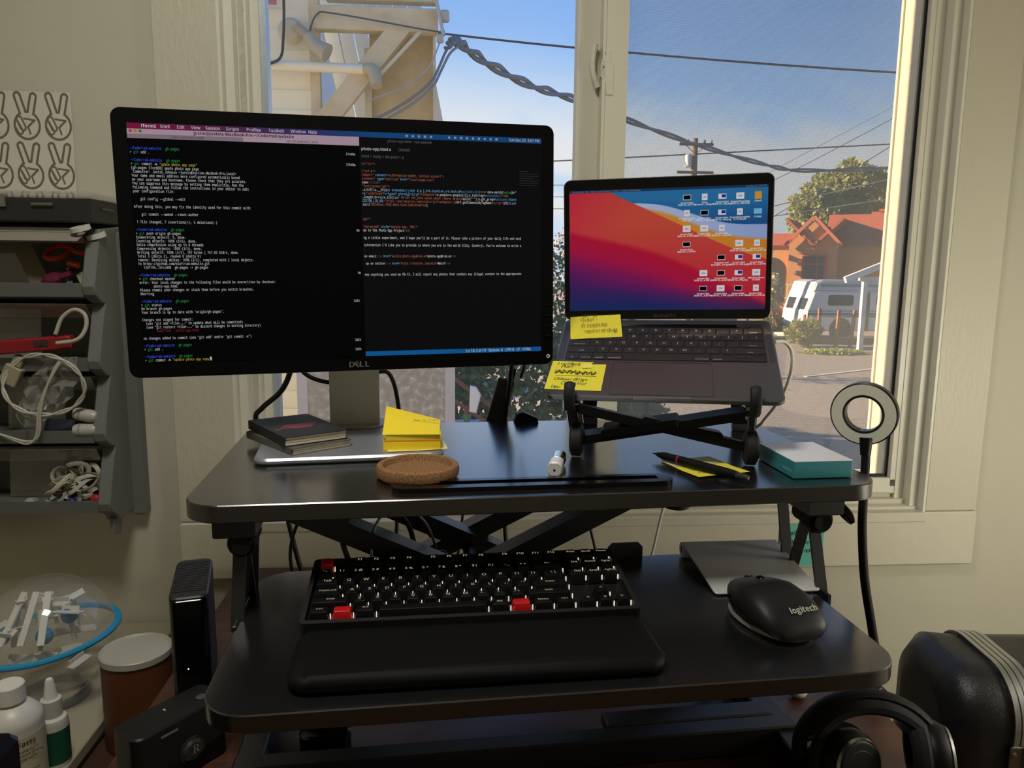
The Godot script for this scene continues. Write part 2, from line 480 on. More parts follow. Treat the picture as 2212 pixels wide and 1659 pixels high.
func riser() -> void:
	var t := thing("desk_riser", "black sit-stand desk riser with scissor legs and keyboard tray", "desk riser", TR(V(0.103, 0, 0.461), 3.7))
	mi("worktop", G.new().prism(rr(0.814, 0.415, 0.042, 10), 1.054, 1.074, 0.0012), M.top, t)
	var sl := mi("device_slot", ring(G.new(), rr(0.334, 0.036, 0.016, 6, V2(-0.017, 0.167)), rr(0.296, 0.014, 0.003, 6, V2(-0.015, 0.165)), 1.074, 1.0795), M.black_gloss, t)
	mi("slot_bottom", G.new().box(V(-0.015, 1.0745, 0.165), V(0.297, 0.0006, 0.015)), M.black, sl)
	mi("keyboard_tray", G.new().prism(rr(0.676, 0.323, 0.045, 10, V2(-0.014, 0.226)), 0.922, 0.94, 0.0012), M.top, t)
	for x in [-0.137, 0.125]:
		mi("keyboard_stop", G.new().prism(PackedVector2Array([V2(-0.024, 0), V2(0.024, 0), V2(0.024, 0.018), V2(0.018, 0.024), V2(-0.018, 0.024), V2(-0.024, 0.018)]), -0.002, 0.002, 0.0006, Transform3D(Basis(V(1, 0, 0), V(0, 0, -1), V(0, 1, 0)), V(x, 0.938, 0.071))), M.steel, t)
	for z in [0.104, -0.047]:
		var dx := 0.0 if z > 0 else 0.01
		mi("scissor_bar", G.new().bar(V(-0.33 + dx, 1.05, z), V(0.25, 0.775, z), 0.026, 0.034, 0.002, Vector3.BACK), M.steel, t)
		mi("scissor_bar", G.new().bar(V(0.165, 1.05, z - 0.028), V(-0.40, 0.775, z - 0.028), 0.026, 0.034, 0.002, Vector3.BACK), M.steel, t)
	mi("pivot_rod", G.new().tube([V(-0.078, 0.925, -0.10), V(-0.078, 0.925, 0.13)], 0.009, 12), M.steel, t)
	mi("base_bar", G.new().box(V(-0.03, 0.768, 0.222), V(0.66, 0.034, 0.026), 0.002), M.steel, t)
	mi("base_bar", G.new().box(V(-0.03, 0.768, -0.18), V(0.66, 0.034, 0.026), 0.002), M.steel, t)
	mi("base_track", G.new().box(V(0.175, 0.775, 0.19), V(0.21, 0.018, 0.03), 0.002), M.steel, t)
	for s in [-0.345, 0.285]:
		mi("base_rail", G.new().box(V(s, 0.765, 0.02), V(0.030, 0.03, 0.50), 0.002), M.steel, t)
	mi("sliding_foot", G.new().prism(rr(0.06, 0.035, 0.016, 6, V2(-0.265, 0.17)), 0.752, 0.785, 0.003), M.black_gloss, t)
	mi("top_channel", G.new().box(V(-0.02, 1.046, 0.09), V(0.62, 0.016, 0.03), 0.002).box(V(-0.02, 1.046, -0.06), V(0.62, 0.016, 0.03), 0.002), M.steel, t)
	for s in [-1, 1]:
		var x := 0.335 if s > 0 else -0.352
		var b := mi("tray_bracket", bracket(x), M.steel, t)
		mi("bracket_plate", G.new().box(V(x, 1.044, 0.13), V(0.045, 0.02, 0.14), 0.002), M.steel, b)
		var k := mi("height_knob", G.new().lathe([V2(0.002, 0), V2(0.014, 0), V2(0.016, 0.003), V2(0.016, 0.02), V2(0.0135, 0.021), V2(0.0135, 0.05), V2(0.002, 0.05)], 20, Transform3D(Basis(V(1, 0, 0), V(0, 0, -1), V(0, 1, 0)), V(x + 0.004, 1.022, 0.185))), M.black_rough, t)
		mi("knob_cap", G.new().lathe([V2(0.001, 0.001), V2(0.011, 0.0), V2(0.0125, 0.003), V2(0.0125, 0.006)], 20, Transform3D(Basis(V(1, 0, 0), V(0, 0, -1), V(0, 1, 0)), V(x + 0.004, 1.022, 0.188))), M.black_gloss, k)
	mi("release_lever", G.new().tube(curve([V(0.352, 1.046, 0.15), V(0.365, 1.04, 0.165), V(0.375, 1.028, 0.178), V(0.380, 1.018, 0.185)], 4), [0.004, 0.005, 0.006, 0.007, 0.007, 0.007, 0.0075, 0.0075, 0.0075, 0.007, 0.006, 0.005, 0.003], 10, true, 0.55), M.black_gloss, t)
	mi("rubber_foot", G.new().lathe([V2(0.014, 1.044), V2(0.016, 1.046), V2(0.016, 1.054)], 16, TR(V(0.155, 0, 0.175))), M.rubber, t)

func bracket(x: float) -> G: # W shaped plate that hangs the tray under the top
	var g := G.new()
	for s in [[V(x, 1.046, 0.085), V(x, 0.936, 0.118)], [V(x, 1.046, 0.165), V(x, 0.936, 0.128)], [V(x, 1.03, 0.168), V(x, 0.93, 0.205)]]:
		g.bar(s[0], s[1], 0.004, 0.014, 0.001, Vector3.RIGHT)
	g.box(V(x, 0.932, 0.165), V(0.004, 0.022, 0.11), 0.001)
	g.box(V(x - signf(x) * 0.02, 0.919, 0.165), V(0.04, 0.004, 0.11), 0.001)
	return g

func monitor() -> void:
	var t := thing("monitor", "wide black desktop monitor on a silver stand showing terminal windows", "monitor", TR(V(-0.1349, 1.3519, 0.4413), 9.68, -0.53, 0.68))
	var up := Basis(V(1, 0, 0), V(0, 0, 1), V(0, -1, 0))  # prism y -> local z
	var P := func(z: float) -> Transform3D: return Transform3D(up, V(0, 0, z))
	mi("housing", G.new().prism(rr(0.568, 0.3364, 0.012, 6), -0.012, -0.004, 0.002, P.call(0.0)), M.silver, t)
	mi("back_cover", G.new().prism(rr(0.42, 0.25, 0.03, 6), -0.05, -0.011, 0.012, P.call(0.0)), M.bezel, t)
	mi("bezel", ring(G.new(), rr(0.566, 0.3344, 0.012, 6), rr(0.531, 0.299, 0.001, 6), -0.004, 0.0, P.call(0.0)), M.bezel, t)
	var scr := mi("screen", G.new().box(V(0, 0, -0.0026), V(0.532, 0.300, 0.002)), screen_black(), t)
	screen_print(scr)
	var lg := G.new()
	lg.text("D", 0.0105, TR(V(-0.0042, -0.1586, 0.0006)), bold, 1, 1.25)
	lg.text("E", 0.0105, TR(V(0.0035, -0.1585, 0.0006), 0, 0, 35), bold, 1, 1.25)
	lg.text("LL", 0.0105, TR(V(0.0128, -0.1586, 0.0006)), bold, 1, 1.35)
	mi("logo", lg, mat("9a9a98", 0.3, 0.8), t, Transform3D.IDENTITY, 0.0)
	for y in [-0.0811, -0.0964, -0.1111, -0.1258]:
		mi("button", G.new().prism(rr(0.0085, 0.0024, 0.001, 3, V2(0.2757, -y)), 0.0, 0.0012, 0.0004, P.call(0.0)), M.black, t)
	var pw := G.new()
	pw.lathe([V2(0.0019, 0.0), V2(0.0026, 0.0), V2(0.0026, 0.0005), V2(0.0019, 0.0005), V2(0.0019, 0.0)], 20, Transform3D(up, V(0.2759, -0.1555, 0.0002)))
	pw.box(V(0.2759, -0.1538, 0.0004), V(0.0006, 0.0028, 0.0005))
	mi("power_light", pw, glow("ffe9de", 0.55), t)
	# the stand reaches the worktop: built in the monitor's own axes
	var inv := t.transform.affine_inverse()
	var base_t := inv * TR(V(-0.146, 1.0745, 0.395), 7.0)
	mi("stand_base", G.new().prism(rr(0.245, 0.25, 0.02, 7), 0.0, 0.009, 0.003), M.silver, t, base_t)
	var post_t := inv * TR(V(-0.149, 1.083, 0.325), 5.5)
	var hole := PackedVector2Array()
	var post := G.new().box(V(0, 0.10, -0.008), V(0.075, 0.20, 0.014), 0.002)
	mi("post", post, mat("c6c7b6", 0.42, 0.15), t, post_t)
	mi("post_foot", G.new().prism(rr(0.10, 0.085, 0.04, 8, V2(0, -0.012)), 0.0005, 0.003, 0.001), M.silver, t, post_t)
	
	mi("neck", G.new().box(V(-0.003, 0.22, 0.02), V(0.07, 0.10, 0.05), 0.004), M.bezel, t, post_t)

func screen_black() -> StandardMaterial3D:
	var m := mat("040405", 0.35, 0, 0.15)
	m.emission_enabled = true; m.emission = Color(0.045, 0.047, 0.055); m.emission_energy_multiplier = 0.07
	return m

func screen_print(scr: Node3D) -> void:
	var z := -0.0012
	var q := func(x0: float, x1: float, y0: float, y1: float, dz := 0.0) -> G: return G.new().box(V((x0 + x1) / 2, (y0 + y1) / 2, z + dz), V(x1 - x0, absf(y1 - y0), 0.0002))
	# menu bar: red fading to blue wallpaper behind it, in steps
	var mb := pic(128, 4, func(u, _v): return Color("8e1f45").lerp(Color("39407c"), clampf(u * 2.2, 0, 1)).lerp(Color("1c5590"), smoothstep(0.4, 0.6, u)))
	var mm := glow("ffffff", 0.55); mm.emission_texture = mb; mm.emission_operator = BaseMaterial3D.EMISSION_OP_MULTIPLY
	mi("screen_menu_bar", G.new().sheet([[V(-0.2655, 0.1495, z), V(0.2655, 0.1495, z)], [V(-0.2655, 0.1425, z), V(0.2655, 0.1425, z)]]), mm, scr)
	mi("screen_window_bar", q.call(-0.2655, 0.0152, 0.1312, 0.1425, 0.0003), glow("e0c0d2", 0.42), scr)
	mi("screen_tab", q.call(-0.2655, -0.130, 0.1312, 0.1363, 0.0005), glow("b79fb0", 0.38), scr)
	mi("screen_terminal", q.call(-0.2655, 0.0152, -0.1488, 0.1312, 0.0002), glow("08080a", 0.5), scr)
	mi("screen_editor", q.call(0.0152, 0.2655, -0.1425, 0.1425, 0.0), glow("131315", 0.55), scr)
	mi("screen_status_bar", q.call(0.0152, 0.2655, -0.1478, -0.1415, 0.0003), glow("1669b0", 0.55), scr)
	var dots := ["d8464e", "c98b3a", "3a9a4a"]
	for k in 3: mi("screen_dot", G.new().lathe([V2(0.0001, 0), V2(0.0019, 0), V2(0.0019, 0.0001)], 16, Transform3D(Basis(V(1, 0, 0), V(0, 0, 1), V(0, -1, 0)), V(-0.2615 + k * 0.0056, 0.1398, z + 0.0005))), glow(dots[k], 0.55), scr)
	var cols := {}
	var put := func(col: String, s: String, x: float, y: float, h := 0.0046, f = null, sx := 1.0, al := 0):
		if not cols.has(col): cols[col] = G.new()
		cols[col].text(s, h, TR(V(x, y, z + 0.0008)), f if f else mono, al, sx if f else 0.00202 / (0.6 * h))
	# terminal: rows 4.7 mm apart, 2.05 mm per letter
	var cw := 0.00205
	var hh := 0.00455
	var term := [["P", ""], ["C", "git| add ."], null, ["P", ""], ["C", "git| commit -m |\"upate photo app page\""], "[gh-pages 51ccd08] upate photo app page", " Committer: Justin Johnson <justin@Justins-MacBook-Pro.local>", "Your name and email address were configured automatically based", "on your username and hostname. Please check that they are accurate.", "You can suppress this message by setting them explicitly. Run the", "following command and follow the instructions in your editor to edit", "your configuration file:", null, "    git config --global --edit", null, "After doing this, you may fix the identity used for this commit with:", null, "    git commit --amend --reset-author", null, " 1 file changed, 7 insertions(+), 5 deletions(-)", null, ["P", ""], ["C", "git| push origin gh-pages"], "Enumerating objects: 5, done.", "Counting objects: 100% (5/5), done.", "Delta compression using up to 8 threads", "Compressing objects: 100% (3/3), done.", "Writing objects: 100% (3/3), 747 bytes | 747.00 KiB/s, done.", "Total 3 (delta 2), reused 0 (delta 0)", "remote: Resolving deltas: 100% (2/2), completed with 2 local objects.", "To https://github.com/elof/rad-website.git", "   125f194..51ccd08  gh-pages -> gh-pages", null, ["P", ""], ["C", "git| checkout master"], "error: Your local changes to the following files would be overwritten by checkout:", "        photo-opp.html", "Please commit your changes or stash them before you switch branches.", "Aborting", null, ["P", ""], ["C", "git| status"], "On branch gh-pages", "Your branch is up to date with 'origin/gh-pages'.", null, "Changes not staged for commit:", "  (use \"git add <file>...\" to update what will be committed)", "  (use \"git restore <file>...\" to discard changes in working directory)", ["R", "        modified   photo-opp.html"], null, "no changes added to commit (use \"git add\" and/or \"git commit -a\")", null, ["P", ""], ["C", "git| add ."], null, ["P", ""], ["C", "git| commit -m |\"update photo opp copy\""]]
	for i in term.size():
		var y := 0.1193 - i * 0.00472
		var x := -0.2637 - absf(i / 56.0 - 0.5) * 0.0
		var row = term[i]
		if row == null: continue
		var line := func(col: String, s: String, at: int):
			var lead := s.length() - s.strip_edges(true, false).length()
			put.call(col, s.strip_edges(), x + (at + lead) * cw, y, hh)
		if row is String: line.call("white", row, 0)
		elif row[0] == "P":
			line.call("blue", "~/Code/rad-website", 0); line.call("green", "gh-pages", 20)
		elif row[0] == "R": line.call("red", row[1], 0)
		else:
			line.call("white", ">", 0)
			var parts: PackedStringArray = row[1].split("|")
			line.call("green", parts[0], 2); line.call("white", parts[1], 2 + parts[0].length())
			if parts.size() > 2: line.call("yellow", parts[2], 2 + parts[0].length() + parts[1].length())
	mi("screen_cursor", q.call(-0.1855, -0.1832, -0.1472, -0.1424, 0.0006), glow("d8d8d8", 0.5), scr)
	for r in [["21h48m", 0.1200], ["21h48m", 0.1065], ["3d2h", -0.072], ["3d2h", -0.125], ["3d2h", -0.1377]]: put.call("white", r[0], 0.0095, r[1], 0.0042, null, 1.0, 2)
	put.call("white", "0m", 0.012, 0.0215, 0.0042, null, 1.0, 2); put.call("white", "0m", 0.012, -0.0345, 0.0042, null, 1.0, 2)
	# bars
	var mx := -0.249
	for w in ["iTerm2", "Shell", "Edit", "View", "Session", "Scripts", "Profiles", "Toolbelt", "Window", "Help"]:
		put.call("pale", w, mx, 0.1461, 0.0052, bold if w == "iTerm2" else sans)
		mx += 0.0063 + w.length() * 0.0026
	put.call("pale", "Sun Dec 20  3:01 PM", 0.2625, 0.1459, 0.0048, sans, 1.0, 2)
	for k in 16:
		if k < 5 or k > 6: mi("screen_icon", G.new().prism(rr(0.0032, 0.0030, 0.0012 if k % 3 else 0.0003, 3, V2(0.078 + k * 0.0082, -0.146)), z + 0.0002, z + 0.0004, 0, Transform3D(Basis(V(1, 0, 0), V(0, 0, 1), V(0, -1, 0)), V(0, 0, 0))), glow("b9c4d2", 0.4), scr)
	put.call("dark", "justin@Justins-MacBook-Pro:~/Code/rad-website", -0.128, 0.1394, 0.0052, bold, 1.0, 1)
	put.call("dark", "../docs-dot-dev (-zsh)", -0.197, 0.1338, 0.0043, sans, 1.0, 1); put.call("dark", "..e/rad-website (-zsh)", -0.058, 0.1338, 0.0043, sans, 1.0, 1)
	put.call("grey", "photo-opp.html - rad-website", 0.082, 0.1385, 0.0045, sans, 1.0, 1)
	put.call("pale", "photo-opp.html x", 0.0175, 0.1275, 0.0050, sans); put.call("grey", "CNAME", 0.066, 0.1275, 0.0048, sans, 1.0, 0)
	put.call("grey", "html > body > div.post > p", 0.0175, 0.1180, 0.0048, sans)
	# editor rows; | switches between brown strings, pale code, cyan names, grey tags
	var ed := [[0.1083, "b:ir=\"ltr\">"], [0.0990, "b:=\"utf-8\">"], [0.0943, "b:lewport\"|c: content=|b:\"width=device-width, initial-scale=1\">"], [0.0893, "b:ylesheet\"|c: type=|b:\"text/css\"|c: href=|b:\"/css/resume.css\">"], [0.0845, "p:sume|g:</title>"], [0.0797, "b:\"text/javascript\">"], [0.0750, "p:.a){if(!a.__SV){|c:var b=window;|y:try{|c:var d,m,j,k=b.location,c=k.hash;d=|y:function(a,b){|b:return|p:(m=a.match(|n:RegExp|p:(b+\""], [0.0702, "c:=a;|b:\"undefined\"|c:!==typeof g?e=a[g]=[]:g=|b:\"freshpaint\"|p:;e.people=e.people||[];e.toString=|y:function(b){|b:\"fresh"], [0.0654, "p:.length;h++)c(e,l[h]);|c:var f=|b:\"set set_once union unset remove delete\"|p:.split(\" \");e.get_group=|y:function(){|c:funct"], [0.0606, "c:CUSTOM_LIB_URL:|b:\"https://perfalytics.com/static/js/freshpaint.js\"|p:;d=f.getElementsByTagName(|b:\"script\"|p:)[0];|c:d.par"], [0.0558, "p:init(|b:\"88542edc-f360-40ee-92e4-2d463b3a0fc4\"|p:);"], [0.0365, "b:ost\">"], [0.0268, "b:\"paragraph\"|c: style=|b:\"margin-top: 10%;\">"], [0.0218, "p:me to the Photo Opp Project|g:</h3>"], [0.0120, "p:ng a little experiment, and I hope you'll be a part of it. Please take a picture of your daily life and send"], [0.0022, "p:information I'd like you to provide is where you are in the world (City, Country). You're welcome to write a"], [-0.0125, "p:an email: |g:<a |c:href=|b:\"mailto:photo-opp@rad.as\"|p:>photo-opp@rad.as|g:</a>"], [-0.0222, "p: up on twitter: |g:<a |c:href=|b:\"https://twitter.com/elof\"|p:>@elof|g:</a>"], [-0.0370, "p:eep anything you send me PG-13. I will report any photos that contain any illegal content to the approporate"]]
	for r in ed:
		var at := 0
		for seg in r[1].replace("||[]", "!![]").split("|"):
			var s: String = seg.substr(2).replace("!!", "||")
			var lead := s.length() - s.strip_edges(true, false).length()
			put.call({"b": "brown", "c": "cyan", "p": "pale", "g": "grey", "y": "sand", "n": "green"}[seg[0]], s.strip_edges(), 0.0172 + (at + lead) * 0.00196, r[0], 0.0044)
			at += s.length()
	put.call("pale", "Ln 18, Col 10   Spaces: 4   UTF-8   LF   HTML", 0.2505, -0.1446, 0.0050, sans, 1.0, 2)
	for k in 7: mi("screen_minimap", q.call(0.2335, 0.2335 + [0.012, 0.028, 0.028, 0.02, 0.028, 0.028, 0.026][k], 0.1045 - k * 0.0032, 0.1040 - k * 0.0032, 0.0004), glow("8a8a8a", 0.14), scr)
	var pal := {"white": ["d6d6d6", 0.62], "pale": ["dcdcdc", 0.66], "blue": ["3f63ff", 0.62], "green": ["2fae4a", 0.5], "red": ["b03030", 0.4], "yellow": ["d6c23a", 0.55], "dark": ["2a2430", 0.3], "grey": ["8a8a90", 0.35], "brown": ["d07a5c", 0.48], "cyan": ["7fc0e6", 0.6], "sand": ["5ea0d8", 0.55]}
	for c in cols: mi("screen_text", cols[c], glow(pal[c][0], pal[c][1]), scr, Transform3D.IDENTITY, 0.0)

func laptop() -> void:
	var B := TR(V(0.295, 1.207, 0.451), -15.8, 24.47, 1.155)
	var t := thing("laptop", "open grey laptop with a colourful wavy wallpaper on a folding stand", "laptop", B)
	mi("base", G.new().prism(rr(0.304, 0.212, 0.011, 7), -0.009, 0.0, 0.002), M.space_grey, t)
	mi("keyboard_well", G.new().prism(rr(0.2755, 0.106, 0.003, 3, V2(0, -0.038)), -0.0005, 0.0002), mat("1b1b1d", 0.6), t)
	mi("trackpad", ring(G.new(), rr(0.1335, 0.0815, 0.004, 4, V2(-0.002, 0.0602)), rr(0.1325, 0.0805, 0.004, 4, V2(-0.002, 0.0602)), 0.0, 0.0004), mat("2c2c2e", 0.5), t)
	mi("opening_notch", G.new().prism(rr(0.075, 0.004, 0.0015, 4, V2(0.0, 0.1052)), -0.004, 0.0006, 0.0006), mat("8f9093", 0.3, 0.8), t)
	for s in [-1, 1]:
		mi("speaker_grille", G.new().prism(rr(0.008, 0.10, 0.003, 3, V2(s * 0.1445, -0.038)), 0.0, 0.0002), rough_up(mat("4a4a4d", 0.5, 0.6), M.fine, 0.02, 60.0), t)
	# keys: rows from the function bar to the modifiers
	var km := rough_up(mat("2c2c2d", 0.5, 0, 0.4), M.fine, 0.004, 60.0)
	var lg := G.new()
	var u := 0.01915
	var cache := {}
	var rows := [[-0.0850, 0.0085, [12.6, 1.0], ["", ""]], [-0.0700, 0.0158, [1, 1, 1, 1, 1, 1, 1, 1, 1, 1, 1, 1, 1, 1.35], ["`", "1", "2", "3", "4", "5", "6", "7", "8", "9", "0", "-", "=", "delete"]], [-0.0512, 0.0160, [1.35, 1, 1, 1, 1, 1, 1, 1, 1, 1, 1, 1, 1, 1], ["tab", "Q", "W", "E", "R", "T", "Y", "U", "I", "O", "P", "[", "]", "\\"]], [-0.0323, 0.0160, [1.65, 1, 1, 1, 1, 1, 1, 1, 1, 1, 1, 1, 1.72], ["caps lock", "A", "S", "D", "F", "G", "H", "J", "K", "L", ";", "'", "return"]], [-0.0135, 0.0160, [2.18, 1, 1, 1, 1, 1, 1, 1, 1, 1, 1, 2.18], ["shift", "Z", "X", "C", "V", "B", "N", "M", ",", ".", "?", "shift"]], [0.0056, 0.0165, [1, 1, 1, 1.22, 5.02, 1.22, 1], ["fn", "control", "option", "command", "", "command", "option"]]]
	for r in rows:
		var x := -0.1372
		for k in r[2].size():
			var w: float = r[2][k] * u * (0.2744 / (14.35 * u) if r[2].size() > 8 or r[2].size() == 2 else 0.2744 / (14.35 * u)) - 0.0022
			var id := "%.4f,%.4f" % [w, r[1]]
			if not cache.has(id): cache[id] = G.new().prism(rr(w, r[1], 0.0016, 3), 0.0002, 0.0014, 0.0004).mesh()
			mi("key", cache[id], km if not (r[2].size() == 2 and k == 0) else M.black_gloss, t, TR(V(x + w / 2 + 0.0011, 0, r[0])))
			var s: String = r[3][k]
			if s: lg.text(s, 0.0062 if s.length() == 1 else 0.0036, Transform3D(Basis(V(1, 0, 0), V(0, 0, -1), V(0, 1, 0)), V(x + w / 2 + 0.0011, 0.0016, r[0] + (0.0 if s.length() == 1 else 0.0045))), sans, 1, 1.1)
			x += w + 0.0022
	var aw := 0.0165
	for a in [[0.0905, 0.0096, 0.0078], [0.1092, 0.0015, 0.0078], [0.1092, 0.0096, 0.0078], [0.1279, 0.0096, 0.0078]]:
		mi("arrow_key", G.new().prism(rr(aw, a[2] - 0.0006, 0.0012, 3), 0.0002, 0.0014, 0.0004), km, t, TR(V(a[0], 0, a[1])))
	mi("key_legend", lg, mat("b9b9b9", 0.6), t, Transform3D.IDENTITY, 0.0)
	mi("port_plug", G.new().box(V(0.160, -0.0045, -0.07), V(0.016, 0.0065, 0.010), 0.002), M.white, t)
	# lid, hinged at the back edge
	var lid := Node3D.new()
	lid.name = "lid"; t.add_child(lid)
	lid.transform = TR(V(0.0, 0.003, -0.1005), 1.6, -24.8, 0)
	var up := Basis(V(1, 0, 0), V(0, 0, 1), V(0, -1, 0))
	mi("shell", G.new().prism(rr(0.304, 0.2095, 0.011, 7, V2(0, -0.1048)), -0.006, -0.0012, 0.0015, Transform3D(up, V(0, 0, 0))), M.space_grey, lid)
	mi("display_glass", G.new().prism(rr(0.3015, 0.207, 0.010, 7, V2(0, -0.1048)), -0.0015, -0.0002, 0.0004, Transform3D(up, V(0, 0, 0))), mat("050506", 0.16), lid)
	var dm := glow("ffffff", 0.62); dm.emission_texture = wallpaper(); dm.emission_operator = BaseMaterial3D.EMISSION_OP_MULTIPLY
	var D := func(x: float, y: float, z := 0.0001) -> Vector3: return V(x, y + 0.1045, z)
	var sc := mi("display_screen", G.new().sheet([[D.call(-0.1432, 0.0885), D.call(0.1432, 0.0885)], [D.call(-0.1432, -0.0900), D.call(0.1432, -0.0900)]]), dm, lid)
	mi("screen_menu_bar", G.new().sheet([[D.call(-0.1432, 0.0885, 0.0002), D.call(0.1432, 0.0885, 0.0002)], [D.call(-0.1432, 0.0848, 0.0002), D.call(0.1432, 0.0848, 0.0002)]]), glow("2f5688", 0.28), sc)
	var tx := G.new()
	tx.text("MacBook Pro", 0.0056, TR(D.call(-0.001, -0.0985, 0.0002)), sans, 1)
	mi("lettering", tx, mat("4d4d50", 0.5), lid, Transform3D.IDENTITY, 0.0)
	var cap := G.new(); var wh := G.new(); var dk := G.new(); var bl := G.new(); var mn := G.new()
	var mx := -0.139
	for w in ["iTerm2", "Shell", "Edit", "View", "Session", "Scripts", "Profiles", "Toolbelt", "Window", "Help"]:
		mn.text(w, 0.0026, TR(D.call(mx, 0.0866, 0.0003)), sans); mx += 0.0032 + w.length() * 0.0012
	mn.text("Sun Dec 20  3:01 PM", 0.0026, TR(D.call(0.141, 0.0866, 0.0003)), sans, 2)
	mi("screen_text", mn, glow("a9b4cc", 0.35), sc, Transform3D.IDENTITY, 0.0)
	# desktop icons: column, row, kind (0 screenshot, 1 page, 2 drive, 3 folder, 4 dark), caption
	var cx := [0.0295, 0.0545, 0.0795, 0.1045, 0.1295]
	var ry := [0.0735, 0.0510, 0.0285, 0.0060, -0.0140, -0.0365, -0.0590]
	var ic := [[0, 0, 4, "Screen Shot", "2020-12...6.01 PM"], [1, 0, 1, "Sales", "Present...-20.pptx"], [2, 0, 0, "Screen Shot", "2020-12...PM.png"], [3, 0, 1, "Screen Recording", "2020-12...AM.mov"], [4, 0, 2, "J Book", ""], [0, 1, 1, "ConsoleScreen", "Shot.pdf"], [1, 1, 4, "Screen Shot", "2020-12...4.48 PM"], [2, 1, 0, "Screen Shot", "2020-12...PM.png"], [3, 1, 1, "ConsoleScreenSho", "ts-12-20.pdf"], [4, 1, 3, "121020", ""], [0, 2, 1, "Screen Shot", "2020-12...8 PM (2)"], [1, 2, 1, "Screen Shot", "2020-12...8 PM (2)"], [2, 2, 1, "Screen Shot", "2020-12...4.23 PM"], [0, 3, 4, "Screen Shot", "2020-12...7.20 PM"], [3, 3, 1, "Screen Shot", "2020-12...9.41 AM"], [4, 3, 1, "Screen Shot", "2020-12...2.41 PM"], [2, 4, 4, "Template and", "Example...ots.pptx"], [3, 4, 0, "Screen Shot", "2020-12...PM.png"], [4, 4, 0, "Screen Shot", "2020-12...2.48 PM"], [1, 5, 1, "Screen Shot", "2020-12...6 PM (2)"], [2, 5, 4, "Screen Shot", "2020-12...4.45 PM"], [3, 5, 0, "Screen Shot", "2020-12...PM.png"], [4, 5, 1, "MSI Data Sheet", "12-2020"], [1, 6, 4, "Screen Shot", "2020-12...6.00 PM"], [2, 6, 1, "Screen Shot", "2020-12...5 PM (2)"], [3, 6, 4, "Screen Shot", "2020-12...4.30 PM"], [4, 6, 1, "Screen Shot", "2020-12...9 PM (2)"]]
	var icons := {0: glow("e8e6ee", 0.6), 2: glow("e0a030", 0.6), 3: glow("7ac4ea", 0.6), 5: glow("3438a8", 0.5), 6: glow("0b0b10", 0.3), 7: glow("c2c2c8", 0.5)}
	for i in ic:
		var c: Vector3 = D.call(cx[i[0]], ry[i[1]], 0.0002)
		var tall: bool = i[2] == 1 and (i[0] + i[1]) % 3 == 1
		var w := 0.0112 if not tall else 0.0080
		var h := 0.0074 if i[2] != 1 else 0.0092
		var o := mi("screen_icon", G.new().box(c, V(w if i[2] != 2 else 0.0096, h if i[2] != 2 else 0.0108, 0.0001)), icons[i[2] if i[2] in [2, 3] else 0], sc)
		if i[2] == 0: mi("picture", G.new().box(c + V(0.002, 0.0005, 0.0001), V(0.006, 0.0045, 0.0001)), icons[5], o)
		if i[2] == 4: mi("picture", G.new().box(c + V(0, 0, 0.0001), V(w - 0.0012, h - 0.0014, 0.0001)), icons[6], o)
		if i[2] == 1: mi("picture", G.new().box(c + V(0, 0, 0.0001), V(w * 0.5, 0.0022, 0.0001)), icons[7], o)
		cap.text(i[3], 0.0031, TR(c + V(0, -0.0078, 0.0001)), bold, 1); cap.text(i[4], 0.0031, TR(c + V(0, -0.0106, 0.0001)), bold, 1)
	mi("screen_text", cap, glow("f2f0f0", 0.62), sc, Transform3D.IDENTITY, 0.0)

func wallpaper() -> ImageTexture: # plain wavy bands in the colours of the photographed screen
	return pic(384, 240, func(u: float, v: float):
		var c := Color("2f77ae").lerp(Color("123e78"), smoothstep(0.0, 0.5, v + u * 0.2 - 0.2))
		c = c.lerp(Color("255f98"), smoothstep(0.02, 0.0, absf(v - 0.02 - u * 0.28 - 0.03 * sin(u * 7.0)) - 0.03) * 0.35)
		var e1 := 0.14 + 0.30 * (u - 0.38) + 0.03 * sin(u * 9.5 + 0.3)
		var e2 := e1 + 0.02 + 0.12 * maxf(u - 0.3, 0.0)
		var e3 := 0.87 * (u - 0.20) - 0.28 * pow(maxf(u - 0.45, 0.0), 1.6) + 0.012 * sin(u * 9.0)
		var s := 0.002
		c = c.lerp(Color("cfd2ec").lerp(Color("98aede"), u), smoothstep(e1 - s, e1 + s, v))
		c = c.lerp(Color("dfa03c").lerp(Color("d98630"), u), smoothstep(e2 - s, e2 + s + 0.03, v))
		var red := Color("d05040").lerp(Color("c8283e"), clampf((v - 0.3) * 1.6, 0, 1)).lerp(Color("d22c48"), clampf(0.9 - u * 2.2 - v, 0, 1))
		c = c.lerp(red, smoothstep(e3 - s, e3 + s, v))
		var e4 := 0.30 + 0.62 * u + 0.05 * sin(u * 5.0 + 2.2)
		var low := Color("c01a38").lerp(Color("a01c60"), clampf((v - e4) * 3.0, 0, 1)).lerp(Color("4a2466"), clampf((v - e4 - 0.16) * 3.6, 0, 1)).lerp(Color("163468"), clampf((v - 0.78) * 4.2 - u * 0.2, 0, 1))
		return c.lerp(low, smoothstep(e4 - 0.03, e4 + 0.03, v)))

